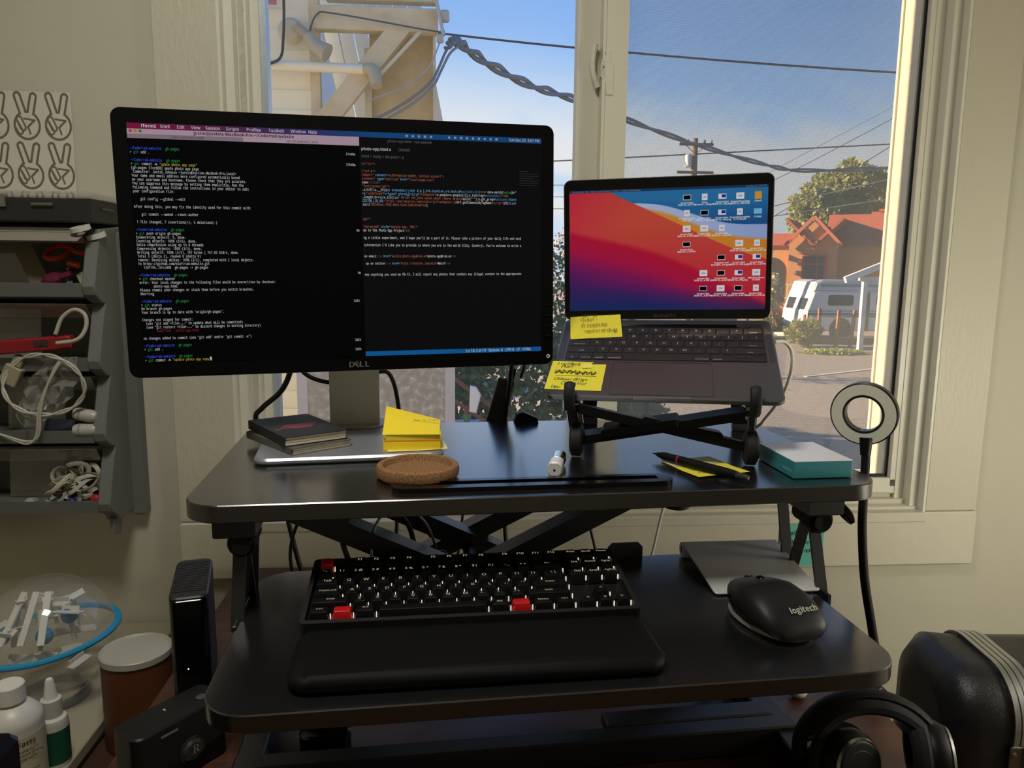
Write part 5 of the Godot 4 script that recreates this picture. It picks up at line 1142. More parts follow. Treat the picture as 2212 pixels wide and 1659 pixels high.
func right_side() -> void:
	# upright instrument case with a ribbed metal seam
	var t := thing("instrument_case", "black hard case with a silver seam band standing at the right", "case", TR(V(0.785, 0, 0.540), -6))
	var vinyl := rough_up(mat("131314", 0.4), noise_tex(0.12, 41, 512, null, 2), 0.05, 9.0)
	var half := func(x0: float, x1: float, side: float) -> G:
		var ls := []
		for q in [[0.0, 0.0], [0.02, 0.002], [0.6, 0.0], [0.9, 0.018], [1.0, 0.045]] if true else []:
			var l := PackedVector3Array()
			for p in rr(0.20 - q[1] * 2, 0.80 - q[1] * 2, 0.065 - q[1] * 0.5, 9):
				l.append(V(x0 + (x1 - x0) * q[0], 0.40 + p.y, p.x))
			ls.append(l)
		return G.new().loft(ls)
	mi("left_shell", half.call(-0.045, -0.118, -1), vinyl, t, Transform3D.IDENTITY, 50.0)
	mi("right_shell", half.call(-0.015, 0.20, 1), vinyl, t, Transform3D.IDENTITY, 50.0)
	for k in 4:
		var x := -0.0435 + k * 0.009
		mi("seam_rib", ring(G.new(), rr(0.206, 0.806, 0.068, 9), rr(0.19, 0.79, 0.06, 9), x - 0.0035, x + 0.0035, Transform3D(Basis(V(0, 0, 1), V(1, 0, 0), V(0, 1, 0)), V(0, 0.40, 0))), mat("a9aaa6", 0.32, 0.9), t)
	mi("seam_core", ring(G.new(), rr(0.203, 0.803, 0.067, 9), rr(0.18, 0.78, 0.06, 9), -0.047, -0.013, Transform3D(Basis(V(0, 0, 1), V(1, 0, 0), V(0, 1, 0)), V(0, 0.40, 0))), mat("5c5d5a", 0.4, 0.8), t)
	var st := mat("8c8a80", 0.3, 0.95)
	for y in [0.69]:
		var lk := mi("latch", G.new().prism(rr(0.044, 0.056, 0.004, 3, V2(-0.030, 0)), 0.0, 0.003, 0.001, Transform3D(Basis(V(1, 0, 0), V(0, 0, 1), V(0, -1, 0)), V(0, y, 0.102))), st, t)
		mi("barrel", G.new().tube([V(-0.030, y - 0.029, 0.106), V(-0.030, y + 0.029, 0.106)], 0.006, 12), st, lk)
		for q in [V(-0.047, 0.017, 0), V(-0.047, -0.017, 0), V(-0.013, 0.017, 0), V(-0.013, -0.017, 0)]: mi("rivet", G.new().ball(V(q.x, y + q.y, 0.1055), V(0.004, 0.004, 0.002), 10), st, lk)
	mi("dome_stud", G.new().ball(V(-0.066, 0.635, 0.100), V(0.015, 0.016, 0.010), 18), mat("a09a86", 0.25, 0.95), t)
	mi("dome_tip", G.new().ball(V(-0.063, 0.631, 0.109), V(0.005, 0.005, 0.004), 12), mat("a09a86", 0.25, 0.95), t)
	mi("dome_stud", G.new().ball(V(0.03, 0.69, 0.100), V(0.014, 0.015, 0.009), 18), mat("a09a86", 0.25, 0.95), t)
	# headphones
	var h := thing("headphones", "black over-ear headphones lying at the front right of the wooden desk", "headphones", TR(V(0.458, 0.7502, 0.745), -4))
	var arc := []
	for k in 25:
		var a := PI * (1.02 - 1.04 * k / 24.0)
		arc.append(V(cos(a) * 0.078 + 0.006, 0.046 + 0.056 * sin(a), -0.02 * sin(a)))
	mi("headband", G.new().tube(arc, 0.0075, 10, true, 1.6), M.black_rough, h)
	var pad := []
	for k in range(4, 21): pad.append(arc[k] + V(-(arc[k].x - 0.006) * 0.08, -0.006, 0.008))
	mi("headband_pad", G.new().tube(pad, 0.0085, 10, true, 1.7), mat("0f0f10", 0.9), h)
	for s in [-1, 1]:
		var c := V(-0.022, 0.040, 0.012) if s < 0 else V(0.076, 0.042, 0.0)
		var n := V(0.35, 0.25, 0.9).normalized() if s < 0 else V(0.95, 0.1, 0.25).normalized()
		var x := n.cross(Vector3.UP).normalized()
		var T := Transform3D(Basis(x, n, x.cross(n)), c)
		var cup := mi("ear_cup", G.new().lathe([V2(0.001, 0.020), V2(0.026, 0.020), V2(0.030, 0.018), V2(0.0365, 0.008), V2(0.0375, 0.0), V2(0.036, -0.004), V2(0.001, -0.004)], 36, T), M.black, h)
		mi("ear_cushion", G.new().lathe([V2(0.022, -0.022), V2(0.036, -0.021), V2(0.0405, -0.015), V2(0.0405, -0.008), V2(0.036, -0.003), V2(0.022, -0.003), V2(0.022, -0.022)], 36, T), mat("121213", 0.85), cup)
		mi("trim_ring", G.new().lathe([V2(0.0290, 0.0185), V2(0.0300, 0.0195), V2(0.0320, 0.0165), V2(0.0310, 0.0160), V2(0.0290, 0.0185)], 36, T), mat("9a9a98", 0.25, 0.9), cup)
		mi("inner_ring", G.new().lathe([V2(0.0180, 0.0200), V2(0.0184, 0.0206), V2(0.0190, 0.0200), V2(0.0180, 0.0200)], 36, T), mat("6a4a3a", 0.35, 0.6), cup)
		mi("yoke", G.new().tube([c + V(s * 0.012, 0.030, -0.012), arc[2 if s < 0 else 22]], 0.0045, 8), mat("2a2a2b", 0.35, 0.4), h)
	solo("white_pebble", G.new().ball(V(0, 0.0075, 0), V(0.013, 0.0075, 0.010), 16), mat("b5ae98", 0.5), "small white rounded cap on the wooden desk under the tray", "cap", TR(V(0.470, 0.7502, 0.560)))
func leaves(n: int, c: Vector3, r: Vector3, size: float, seed_: int, shell := 0.55, flat := 0.0) -> G: # a crown of many small bent leaf blades
	var g := G.new()
	var rng := RandomNumberGenerator.new()
	rng.seed = seed_
	for i in n:
		var d := Vector3(rng.randfn(), rng.randfn(), rng.randfn()).normalized()
		var lump := 0.8 + 0.2 * sin(d.x * 5.0 + seed_) * cos(d.y * 6.0 + d.z * 4.0)
		var p := c + d * r * lerpf(shell, 1.0, sqrt(rng.randf())) * lump
		var a := Vector3(rng.randfn(), rng.randfn(), rng.randfn()).normalized() * size * rng.randf_range(0.6, 1.2)
		var b := a.cross(Vector3(rng.randfn(), rng.randfn(), rng.randfn())).normalized() * size * 0.45
		var m := p + a * 0.5 + a.cross(b).normalized() * size * 0.12
		g.v.append_array([p, m + b, m - b, m + b, p + a, m - b])
	return g
func leaf_mat(c: String) -> StandardMaterial3D:
	var m := mat(c, 0.6)
	m.backlight_enabled = true
	m.backlight = Color(c).lightened(0.1)
	return m
func tree(n: String, label: String, at: Vector3, h: float, r: Vector3, cnt: int, size: float, col: String, seed_: int, group := "", trunk := 0.1) -> Node3D:
	var t := thing(n, label, "tree" if n.contains("tree") else "shrub", TR(at), group)
	var f := mi("foliage", leaves(cnt, V(0, h, 0), r, size, seed_), leaf_mat(col), t, Transform3D.IDENTITY, 0.0)
	f.set_meta("kind", "stuff")
	mi("trunk", G.new().tube(curve([V(0, -0.02, 0), V(r.x * 0.08, h * 0.5, 0), V(-r.x * 0.06, h, 0)], 4), [trunk, trunk * 0.95, trunk * 0.9, trunk * 0.85, trunk * 0.8, trunk * 0.7, trunk * 0.6, trunk * 0.5, trunk * 0.4], 8), mat("4a4036", 0.85), t)
	for k in 3: mi("branch", G.new().tube([V(0, h * (0.5 + 0.1 * k), 0), V(r.x * 0.6 * cos(k * 2.1), h + r.y * 0.3, r.z * 0.6 * sin(k * 2.1))], [trunk * 0.5, trunk * 0.15], 6), mat("4a4036", 0.85), t)
	return t

func outside() -> void:
	var asphalt := tinted(mat("ffffff", 0.85), noise_tex(0.02, 51, 512, [[0.0, 0.5, 1.0], [Color("7a746c"), Color("8d867c"), Color("a0988c")]]), 0.6)
	var prof := [[12.0, -1.87], [-15.0, -1.87], [-25.0, -1.45], [-120.0, -1.45]]
	var rows := []
	for p in prof: rows.append([V(-60, p[1], p[0]), V(90, p[1], p[0])])
	var gr := G.new().sheet(rows)
	var under := []
	for p in prof: under.append([V(-60, p[1] - 0.3, p[0]), V(90, p[1] - 0.3, p[0])])
	gr.sheet(under)
	struct("ground", gr, asphalt)
	for s in [[V(6.9, -1.6, -20.0), V(9.5, -1.6, -19.1)], [V(9.9, -1.69, -19.2), V(13.0, -1.62, -20.6)], [V(7.2, -1.72, -18.2), V(8.6, -1.76, -17.4)]]:
		var a: Vector3 = s[0]; var b: Vector3 = s[1]
		for q in 2: pass
		var ya := -1.87 + clampf((-15.0 - a.z) / 10.0, 0, 1) * 0.42 + 0.012
		var yb := -1.87 + clampf((-15.0 - b.z) / 10.0, 0, 1) * 0.42 + 0.012
		solo("road_marking", G.new().bar(V(a.x, ya, a.z), V(b.x, yb, b.z), 0.12, 0.012), mat("cfcac0", 0.8), "white painted line on the street, %s" % ["farthest from the window", "nearest the hedges", "closest to the window"][[V(6.9, -1.6, -20.0), V(9.9, -1.69, -19.2), V(7.2, -1.72, -18.2)].find(a)], "road marking")
	neighbour()
	street()
	wires()

func neighbour() -> void:
	# neighbouring house and its porch, close on the left
	var cream := mat("f4f0d4", 0.7)
	var tan_ := tinted(mat("ffffff", 0.75), noise_tex(0.015, 61, 256, [[0.0, 0.5, 1.0], [Color("c9b98e"), Color("d9c9a0"), Color("e2d4b0")]]), V(2, 2, 2))
	var h := thing("neighbour_house", "cream clapboard house wall seen through the left pane", "house", TR(V(-0.6, -1.87, -2.17)))
	mi("wall_core", G.new().box(V(-0.45, 2.6, -0.06), V(0.9, 5.2, 0.1)), cream, h)
	for k in 26: mi("clapboard", G.new().bar(V(-0.9, 2.30 + k * 0.085, 0.0), V(-0.0, 2.30 + k * 0.085, 0.0), 0.012, 0.092, 0.0, V(0, 0.99, 0.12)), cream, h)
	mi("corner_board", G.new().box(V(-0.004, 2.6, 0.012), V(0.042, 5.2, 0.05), 0.004), tan_, h)
	var hb := solo("neighbour_building", G.new().box(V(-4.6, 1.5, -8.8), V(5.4, 6.74, 10.4)).prism(PackedVector2Array([V2(-7.5, 4.8), V2(-1.7, 4.8), V2(-4.6, 6.2)]), -14.2, -3.4, 0.0, Transform3D(Basis(V(1, 0, 0), V(0, 0, 1), V(0, 1, 0)), Vector3.ZERO)), mat("ccd4d6", 0.8), "pale two-storey building standing behind the porch frame", "house")
	# porch frame
	var p := thing("porch_frame", "weathered tan porch frame with a diagonal brace outside the left pane", "porch", TR(V(-0.33, -1.87, -2.12)))
	mi("beam", G.new().box(V(0.0, 4.255, 0.0), V(0.54, 0.10, 0.06), 0.004), tan_, p)
	mi("upper_beam", G.new().box(V(0.02, 4.40, -0.10), V(0.50, 0.08, 0.06), 0.004), tan_, p)
	mi("brace", G.new().bar(V(-0.33, 3.70, 0.01), V(0.12, 4.24, 0.01), 0.085, 0.045, 0.004, V(0, 0, 1)), tan_, p)
	mi("brace_edge", G.new().bar(V(-0.02, 3.98, 0.04), V(0.20, 4.21, 0.04), 0.014, 0.014, 0.002, V(0, 0, 1)), mat("d9cfb4", 0.7), p)
	mi("plywood_panel", G.new().box(V(0.105, 3.75, -0.09), V(0.29, 1.05, 0.02), 0.002), tinted(mat("ffffff", 0.8), noise_tex(0.012, 63, 256, [[0.0, 0.6, 1.0], [Color("bda978"), Color("cbb682"), Color("d4c08c")]]), 3.0), p)
	mi("post", G.new().box(V(-0.045, 2.0, -0.05), V(0.03, 4.3, 0.03), 0.003), mat("cfc6a4", 0.7), p)
	mi("corner_post", G.new().box(V(0.252, 2.1, -0.05), V(0.012, 4.4, 0.05), 0.002), mat("d8cfb4", 0.7), p)
	for k in 7: mi("slanted_board", G.new().bar(V(-0.36 + k * 0.07, 4.9, -0.30), V(-0.10 + k * 0.07, 3.55, -0.30), 0.064, 0.012, 0.002, V(0, 0, 1)), mat("dde6ea", 0.6), p)
	mi("floor_slab", G.new().box(V(-0.05, 2.25, -0.2), V(0.8, 0.06, 0.5), 0.004), tan_, p)
	mi("leg", G.new().box(V(0.2, 1.1, -0.3), V(0.09, 2.24, 0.09), 0.004), tan_, p)
	# stained acrylic sheet behind the monitor stand
	var fr := tinted(mat("ffffff", 0.55), noise_tex(0.03, 65, 512, [[0.0, 0.45, 0.6, 0.75, 1.0], [Color("93928a"), Color("9c9b92"), Color("a4a39b"), Color("b0b0ac"), Color("d0d2d4")]], 5), 1.6)
	var fp := thing("privacy_panel", "grey stained privacy panel behind the monitor stand", "panel", TR(V(-0.335, 0.3, -1.93), 2.5))
	mi("sheet", G.new().box(V(0, 0.35, 0), V(0.69, 0.9, 0.012), 0.002), fr, fp)
	for s in [-1, 1]: mi("frosted_edge", G.new().box(V(s * 0.325, 0.35, 0.008), V(0.045, 0.9, 0.005)), rough_up(mat("b9bcc0", 0.6), M.fine, 0.1, 3.0), fp)
	mi("post", G.new().box(V(0.3, -1.13, -0.03), V(0.05, 2.08, 0.04)), tan_, fp)
	mi("post", G.new().box(V(-0.3, -1.13, -0.03), V(0.05, 2.08, 0.04)), tan_, fp)
	# pipe, flood light, boxes
	var pp := thing("conduit_pipe", "cream conduit pipe running level below the flood light", "pipe", Transform3D.IDENTITY)
	mi("pipe", G.new().tube([V(-1.0, 2.185, -2.10), V(-0.365, 2.17, -2.08)], 0.021, 14), cream, pp)
	mi("elbow", G.new().tube(curve([V(-0.375, 2.17, -2.08), V(-0.345, 2.165, -2.06), V(-0.33, 2.12, -2.04), V(-0.325, 2.09, -2.03)], 5), 0.026, 12), mat("bdb393", 0.6), pp)
	var fl := thing("flood_light", "old round-based flood light fixed under the porch roof", "light", TR(V(-0.70, 2.33, -2.13)))
	mi("round_plate", G.new().lathe([V2(0.001, 0.0), V2(0.054, 0.0), V2(0.056, 0.012), V2(0.04, 0.03), V2(0.001, 0.034)], 24, Transform3D(Basis(V(1, 0, 0), V(0, 0, 1), V(0, -1, 0)), V(0, 0, 0))), mat("c9c1a0", 0.6), fl)
	mi("lamp_neck", G.new().tube([V(0.03, 0.01, 0.04), V(0.085, -0.035, 0.06)], 0.020, 12), mat("a99e80", 0.6), fl)
	mi("lamp_head", G.new().tube([V(0.08, -0.03, 0.058), V(0.115, -0.075, 0.07), V(0.165, -0.105, 0.08)], [0.024, 0.030, 0.040], 16), mat("b5ab8e", 0.5), fl)
	solo("gutter_strap", G.new().bar(V(-0.085, 2.55, -2.05), V(-0.035, 2.31, -2.04), 0.026, 0.012, 0.002).box(V(-0.03, 2.395, -2.06), V(0.04, 0.05, 0.03), 0.008).box(V(-0.05, 2.30, -2.05), V(0.030, 0.035, 0.03), 0.006), mat("b9b8ae", 0.5, 0.2), "grey metal strap with a cable clamp at the porch corner", "bracket")
	solo("folded_banner", G.new().box(V(-0.80, 2.47, -2.08), V(0.10, 0.09, 0.01)), mat("b06a78", 0.7), "dusty pink cloth corner at the very top left of the pane", "cloth")
	# garden bits
	var rl := thing("stair_rail", "thin brown stair rail sloping down in the garden", "railing", Transform3D.IDENTITY)
	mi("top_rail", G.new().bar(V(-0.15, 0.72, -3.45), V(0.55, 0.20, -3.38), 0.022, 0.022), mat("5c3a3a", 0.6), rl)
	mi("lower_rail", G.new().bar(V(-0.15, 0.57, -3.45), V(0.45, 0.16, -3.38), 0.020, 0.020), mat("5c3a3a", 0.6), rl)
	for x in [-0.1, 0.5]: mi("post", G.new().bar(V(x, -1.87, -3.42), V(x, 0.72 - (x + 0.15) * 0.74, -3.42), 0.03, 0.03), mat("5c3a3a", 0.6), rl)
	var st := thing("garden_stand", "pale garden stand holding a flower pot", "stand", TR(V(0.08, -1.87, -3.62)))
	mi("shelf", G.new().box(V(0, 2.13, 0), V(0.20, 0.03, 0.16), 0.003), mat("a9b0ac", 0.7), st)
	for s in [-0.08, 0.08]: mi("leg", G.new().box(V(s, 1.06, 0), V(0.02, 2.12, 0.02)), mat("a9b0ac", 0.7), st)
	var po := thing("flower_pot", "small green and terracotta flower pot on the garden stand", "pot", TR(V(0.10, 0.2755, -3.60)))
	mi("pot", G.new().lathe([V2(0.02, 0), V2(0.028, 0.05), V2(0.026, 0.06)], 16), mat("4f7a5c", 0.6), po)
	mi("blossom", leaves(60, V(0, 0.08, 0), V(0.03, 0.02, 0.03), 0.02, 4), leaf_mat("b0705a"), po, Transform3D.IDENTITY, 0.0)
	solo("white_bag", G.new().prism(PackedVector2Array([V2(-0.025, -0.08), V2(0.02, -0.09), V2(0.05, 0.03), V2(0.02, 0.08), V2(-0.02, 0.09)]), -0.02, 0.02, 0.006, Transform3D(Basis(V(1, 0, 0), V(0, 0, 1), V(0, 1, 0)), V(0.135, 0.47, -3.40))), mat("d9dce4", 0.6), "white cloth bag hanging on the garden stair rail", "bag")
	for k in 5:
		var q: Array = [[V(0.55, -1.87, -5.6), 2.15, V(0.75, 0.75, 0.6), "34502c"], [V(1.55, -1.87, -6.6), 2.0, V(0.65, 0.8, 0.6), "3a5a34"], [V(0.0, -1.87, -7.4), 2.3, V(0.7, 0.9, 0.6), "3c5a40"], [V(2.1, -1.87, -7.4), 1.35, V(0.62, 0.42, 0.5), "40563a"], [V(1.75, -1.87, -9.5), 2.5, V(1.1, 1.3, 0.9), "46603a"]][k]
		tree("garden_shrub", ["dark leafy shrub in the garden left of the hub", "green shrub with light gaps right of the hub", "dense shrub behind the stair rail", "low shrub seen under the laptop between the stand's bars", "tall shrub between the monitor and the laptop"][k], q[0], q[1], q[2], 2600, 0.075, q[3], 70 + k, "garden shrubs", 0.045)
	tree("bare_tree", "bare pinkish winter tree between the monitor and the laptop", V(3.6, -1.65, -20.0), 2.9, V(1.6, 1.6, 1.0), 900, 0.10, "8a7468", 90, "", 0.08)

func street() -> void:
	var hs := thing("brick_house", "brown brick house with a red tiled gable across the street", "house", TR(V(19.7, -1.46, -39.4), -32))
	var brick := tinted(mat("ffffff", 0.8), noise_tex(0.09, 81, 512, [[0.0, 0.45, 0.55, 1.0], [Color("8f6242"), Color("b07c52"), Color("c49062"), Color("a06c48")]], 2), V(0.8, 2.4, 0.8))
	var tile := mat("a0543e", 0.7)
	var dark := tile
	# gable block faces +z, ridge along z
	mi("gable_wall", G.new().prism(PackedVector2Array([V2(-1.2, 0), V2(1.2, 0), V2(1.2, 4.0), V2(0, 5.2), V2(-1.2, 4.0)]), -3.0, 1.6, 0.0, Transform3D(Basis(V(1, 0, 0), V(0, 0, 1), V(0, 1, 0)), V(0, 0, 0))), brick, hs)
	mi("main_wall", G.new().box(V(4.2, 2.0, -1.6), V(6.2, 4.0, 3.4)), brick, hs)
	mi("entry_wall", G.new().box(V(-2.3, 2.0, -0.6), V(2.2, 4.0, 2.4)), brick, hs)
	for s in [-1, 1]:
		var rf := mi("gable_roof", G.new().bar(V(s * 0.72, 4.66, -3.0), V(s * 0.72, 4.66, 1.9), 0.14, 1.95, 0.0, V(s * 0.707, 0.707, 0)), tile, hs)
	for s in [-1, 1]: mi("verge_tiles", G.new().bar(V(0, 5.42, 1.9), V(s * 1.42, 3.92, 1.9), 0.16, 0.16, 0.02), mat("b8604a", 0.7), hs)
	for k in 10: mi("main_roof_row", G.new().bar(V(0.4, 4.05 + k * 0.17, 0.4 - k * 0.19), V(8.2, 4.05 + k * 0.17, 0.4 - k * 0.19), 0.30, 0.06, 0.0, V(0, 0.74, 0.67)), dark, hs)
	for k in 7: mi("rear_roof_row", G.new().bar(V(2.5 + k * 0.35, 5.75 + k * 0.14, -1.5), V(9.0, 5.75 + k * 0.14, -1.5), 0.20, 0.05, 0.0, V(0, 0.74, 0.67)), tile, hs)
	for k in 5: mi("entry_roof_row", G.new().bar(V(-3.7, 4.05 + k * 0.13, 0.75 - k * 0.2), V(-1.0, 4.05 + k * 0.13, 0.75 - k * 0.2), 0.26, 0.06, 0.0, V(0, 0.84, 0.55)), tile, hs)
	var arch := PackedVector2Array([V2(-0.75, 0)])
	for k in 13: arch.append(V2(-0.75 * cos(PI * k / 12), 1.7 + 0.75 * sin(PI * k / 12)))
	arch.append(V2(0.75, 0))
	mi("arched_porch", G.new().prism(arch, 0.55, 0.63, 0.0, Transform3D(Basis(V(1, 0, 0), V(0, 0, 1), V(0, 1, 0)), V(-2.2, 0.9, 0))), mat("2a2422", 0.8), hs)
	var win := mi("window_frame", ring(G.new(), rr(1.2, 1.9, 0.02, 2, V2(0.1, 2.55)), rr(1.0, 1.7, 0.02, 2, V2(0.1, 2.55)), 1.6, 1.68, Transform3D(Basis(V(1, 0, 0), V(0, 0, 1), V(0, 1, 0)), Vector3.ZERO)), mat("a83a2c", 0.6), hs)
	mi("pane", G.new().box(V(0.1, 2.55, 1.615), V(1.0, 1.7, 0.02)), mat("3b4248", 0.15), win)
	mi("glazing_bar", G.new().box(V(0.1, 3.0, 1.65), V(1.0, 0.07, 0.05)).box(V(0.25, 2.55, 1.65), V(0.07, 1.7, 0.05)), mat("a83a2c", 0.6), win)
	for k in 9: mi("baluster", G.new().box(V(-1.1 + k * 0.27, 1.55, 2.0), V(0.05, 0.7, 0.05)), mat("a9b8a4", 0.6), hs)
	mi("balcony_rail", G.new().box(V(0, 1.92, 2.0), V(2.4, 0.05, 0.06)).box(V(0, 1.2, 1.85), V(2.4, 0.1, 0.4)), mat("a9b8a4", 0.6), hs)
	for k in 8: mi("stair_step", G.new().box(V(-3.2 - k * 0.45, 0.9 - k * 0.11 - 0.4, 1.2), V(0.45, 0.9 - k * 0.11 + 0.1, 1.2)), mat("8a5a44", 0.8), hs)
	mi("stair_wall", G.new().bar(V(-2.9, 1.5, 1.85), V(-7.0, 0.2, 1.85), 0.10, 0.5), mat("7a4a38", 0.8), hs)
	# camper van
	var van := thing("camper_van", "white high-roofed camper van with teal stripes parked across the street", "van", TR(V(13.55, -1.45, -28.3), 4))
	var white := mat("e6e3da", 0.35)
	mi("body", G.new().prism(PackedVector2Array([V2(0.0, 0.35), V2(5.4, 0.35), V2(5.5, 1.0), V2(4.9, 1.75), V2(4.3, 1.9), V2(0.32, 1.9), V2(0.05, 1.1)]), -0.95, 0.95, 0.06, Transform3D(Basis(V(1, 0, 0), V(0, 0, 1), V(0, 1, 0)), V(0, 0, 0))), white, van)
	mi("raised_roof", G.new().prism(PackedVector2Array([V2(0.3, 1.88), V2(4.4, 1.88), V2(3.9, 2.3), V2(0.75, 2.34), V2(0.42, 2.25)]), -0.90, 0.90, 0.06, Transform3D(Basis(V(1, 0, 0), V(0, 0, 1), V(0, 1, 0)), V(0, 0, 0))), mat("c8cac6", 0.35), van)
	mi("roof_stripe", G.new().box(V(2.2, 2.12, 0.905), V(3.2, 0.10, 0.02)), mat("6f9a98", 0.4), van)
	for s in [[1.02, "3f8a80", 0.09], [0.92, "a0503a", 0.04], [1.14, "a0705a", 0.03]]: mi("side_stripe", G.new().box(V(2.6, s[0], 0.955), V(5.0, s[2], 0.02)), mat(s[1], 0.4), van)
	mi("side_window", G.new().prism(rr(1.05, 0.40, 0.08, 4, V2(1.45, 1.55)), 0.95, 0.97, 0.0, Transform3D(Basis(V(1, 0, 0), V(0, 0, 1), V(0, 1, 0)), Vector3.ZERO)), mat("23262a", 0.12), van)
	mi("side_window", G.new().prism(rr(1.3, 0.40, 0.08, 4, V2(3.6, 1.55)), 0.95, 0.97, 0.0, Transform3D(Basis(V(1, 0, 0), V(0, 0, 1), V(0, 1, 0)), Vector3.ZERO)), mat("23262a", 0.12), van)
	mi("door_gap", G.new().box(V(2.55, 1.1, 0.957), V(0.25, 1.5, 0.01)), mat("6a5c50", 0.5), van)
	for z in [-0.45, 0.45]: mi("rear_window", G.new().bar(V(0.085, 1.18, z), V(0.20, 1.62, z), 0.55, 0.03, 0.0, V(1, 0.3, 0)), mat("2a2e33", 0.12), van)
	mi("tail_light", G.new().box(V(0.06, 0.85, 0.85), V(0.08, 0.30, 0.12)), mat("8a1f1a", 0.4), van)
	mi("bumper", G.new().box(V(-0.05, 0.42, 0), V(0.14, 0.16, 1.86), 0.03), mat("3c3c3c", 0.5), van)
	for q in [V(1.5, 0.33, 0.82), V(4.5, 0.33, 0.82), V(1.5, 0.33, -0.82), V(4.5, 0.33, -0.82)]:
		var wl := mi("wheel", G.new().lathe([V2(0.05, -0.11), V2(0.30, -0.11), V2(0.33, -0.08), V2(0.33, 0.08), V2(0.30, 0.11), V2(0.05, 0.11)], 24, Transform3D(Basis(V(1, 0, 0), V(0, 0, 1), V(0, -1, 0)), q)), mat("1c1b1a", 0.8), van)
		mi("hub_cap", G.new().lathe([V2(0.01, 0.12), V2(0.16, 0.12), V2(0.18, 0.10)], 16, Transform3D(Basis(V(1, 0, 0), V(0, 0, 1), V(0, -1, 0)), q)), mat("8a8780", 0.4), wl)
	mi("wheel_arch", G.new().lathe([V2(0.1, 0.0), V2(0.46, 0.0), V2(0.46, 0.02), V2(0.1, 0.02)], 24, Transform3D(Basis(V(1, 0, 0), V(0, 0, 1), V(0, -1, 0)), V(1.5, 0.42, 0.945))), mat("3a3a38", 0.7), van)
	# bushes, posts, carport, parked car, hose reel
	for k in 2:
		var q: Array = [[V(12.5, -1.45, -25.0), 0.52, V(0.78, 0.55, 0.6), "6a6e34"], [V(11.9, -1.45, -26.6), 0.55, V(0.6, 0.6, 0.55), "72682c"]][k]
		tree("clipped_bush", ["round clipped bush in front of the van", "yellowish bush behind the laptop's right edge"][k], q[0], q[1], q[2], 2200, 0.11, q[3], 100 + k, "clipped bushes", 0.06)
	for k in 3:
		var x: float = [13.5, 13.66, 14.14][k]
		var zz: float = [-25.9, -24.9, -24.8][k]
		solo("wooden_post", G.new().box(V(0, 0.66, 0), V(0.10, 1.34, 0.10), 0.008), mat("8a5a44", 0.8), ["reddish wooden post nearest the round bush", "middle one of three reddish wooden posts", "rightmost of three reddish wooden posts"][k], "post", TR(V(x, -1.46, zz), 0, 0, [1, -2, -4][k]), "wooden posts by the driveway")
	var cp := thing("carport", "white carport frame at the right edge of the view", "carport", TR(V(13.9, -1.47, -23.7)))
	mi("post", G.new().box(V(0, 1.2, 0), V(0.15, 2.4, 0.15), 0.01), mat("d5d2ca", 0.6), cp)
	mi("roof_beam", G.new().bar(V(-0.75, 2.42, 0.1), V(0.75, 3.02, 0.1), 0.16, 0.20), mat("dcd9d2", 0.6), cp)
	mi("cross_beam", G.new().box(V(0.4, 2.46, 0.0), V(1.2, 0.12, 0.15)), mat("c8c5be", 0.6), cp)
	solo("low_wall", G.new().box(V(14.6, -1.33, -26.0), V(3.0, 0.26, 0.3), 0.02), mat("6a6258", 0.85), "low brown kerb wall behind the wooden posts", "wall")
	var car := thing("parked_car", "dark parked car half hidden behind the laptop's right edge", "car", TR(V(11.0, -1.45, -30.0), 70))
	mi("body", G.new().prism(PackedVector2Array([V2(-2.0, 0.25), V2(2.0, 0.25), V2(2.05, 0.7), V2(1.1, 0.85), V2(0.6, 1.35), V2(-1.0, 1.35), V2(-1.6, 0.9), V2(-2.05, 0.8)]), -0.85, 0.85, 0.05, Transform3D(Basis(V(1, 0, 0), V(0, 0, 1), V(0, 1, 0)), Vector3.ZERO)), mat("23262c", 0.25), car)
	for q in [V(-1.25, 0.31, 0.75), V(1.25, 0.31, 0.75), V(-1.25, 0.31, -0.75), V(1.25, 0.31, -0.75)]: mi("wheel", G.new().lathe([V2(0.05, -0.1), V2(0.31, -0.1), V2(0.31, 0.1), V2(0.05, 0.1)], 20, Transform3D(Basis(V(1, 0, 0), V(0, 0, 1), V(0, -1, 0)), q)), mat("151515", 0.8), car)
	for z in [-0.6, 0.6]: mi("tail_light", G.new().box(V(2.03, 0.6, z), V(0.06, 0.14, 0.3)), mat("8a1f1a", 0.4), car)
	var gs := solo("grass_verge", leaves(1500, V(12.8, -1.47, -23.4), V(1.3, 0.07, 0.4), 0.12, 7, 0.1), leaf_mat("7f8c3c"), "strip of green grass at the foot of the round bush", "grass", Transform3D.IDENTITY, "", 0.0)
	gs.set_meta("kind", "stuff")
	# trees and low houses behind
	var eg := tree("evergreen_tree", "big dark evergreen tree behind the brick house", V(27.0, -1.45, -49.0), 7.6, V(3.7, 2.5, 2.5), 5200, 0.34, "747a44", 110, "trees across the street", 0.4)
	var f2 := mi("foliage", leaves(3600, V(-3.6, 6.3, 1.5), V(2.2, 2.2, 2.0), 0.30, 111), leaf_mat("7c824c"), eg, Transform3D.IDENTITY, 0.0)
	f2.set_meta("kind", "stuff")
	tree("palm_tree", "thin feathery tree left of the brick house", V(15.5, -1.45, -38.0), 3.9, V(1.1, 1.5, 1.0), 1100, 0.34, "939a68", 112, "trees across the street", 0.1)
	tree("palm_tree", "pale feathery shrub beside the stairs of the brick house", V(14.6, -1.45, -34.0), 1.5, V(1.1, 1.2, 0.8), 1000, 0.22, "b8b08c", 113, "trees across the street", 0.08)
	var lh := thing("grey_house", "low grey-roofed house left of the brick house", "house", TR(V(15.0, -1.46, -52.0), 10))
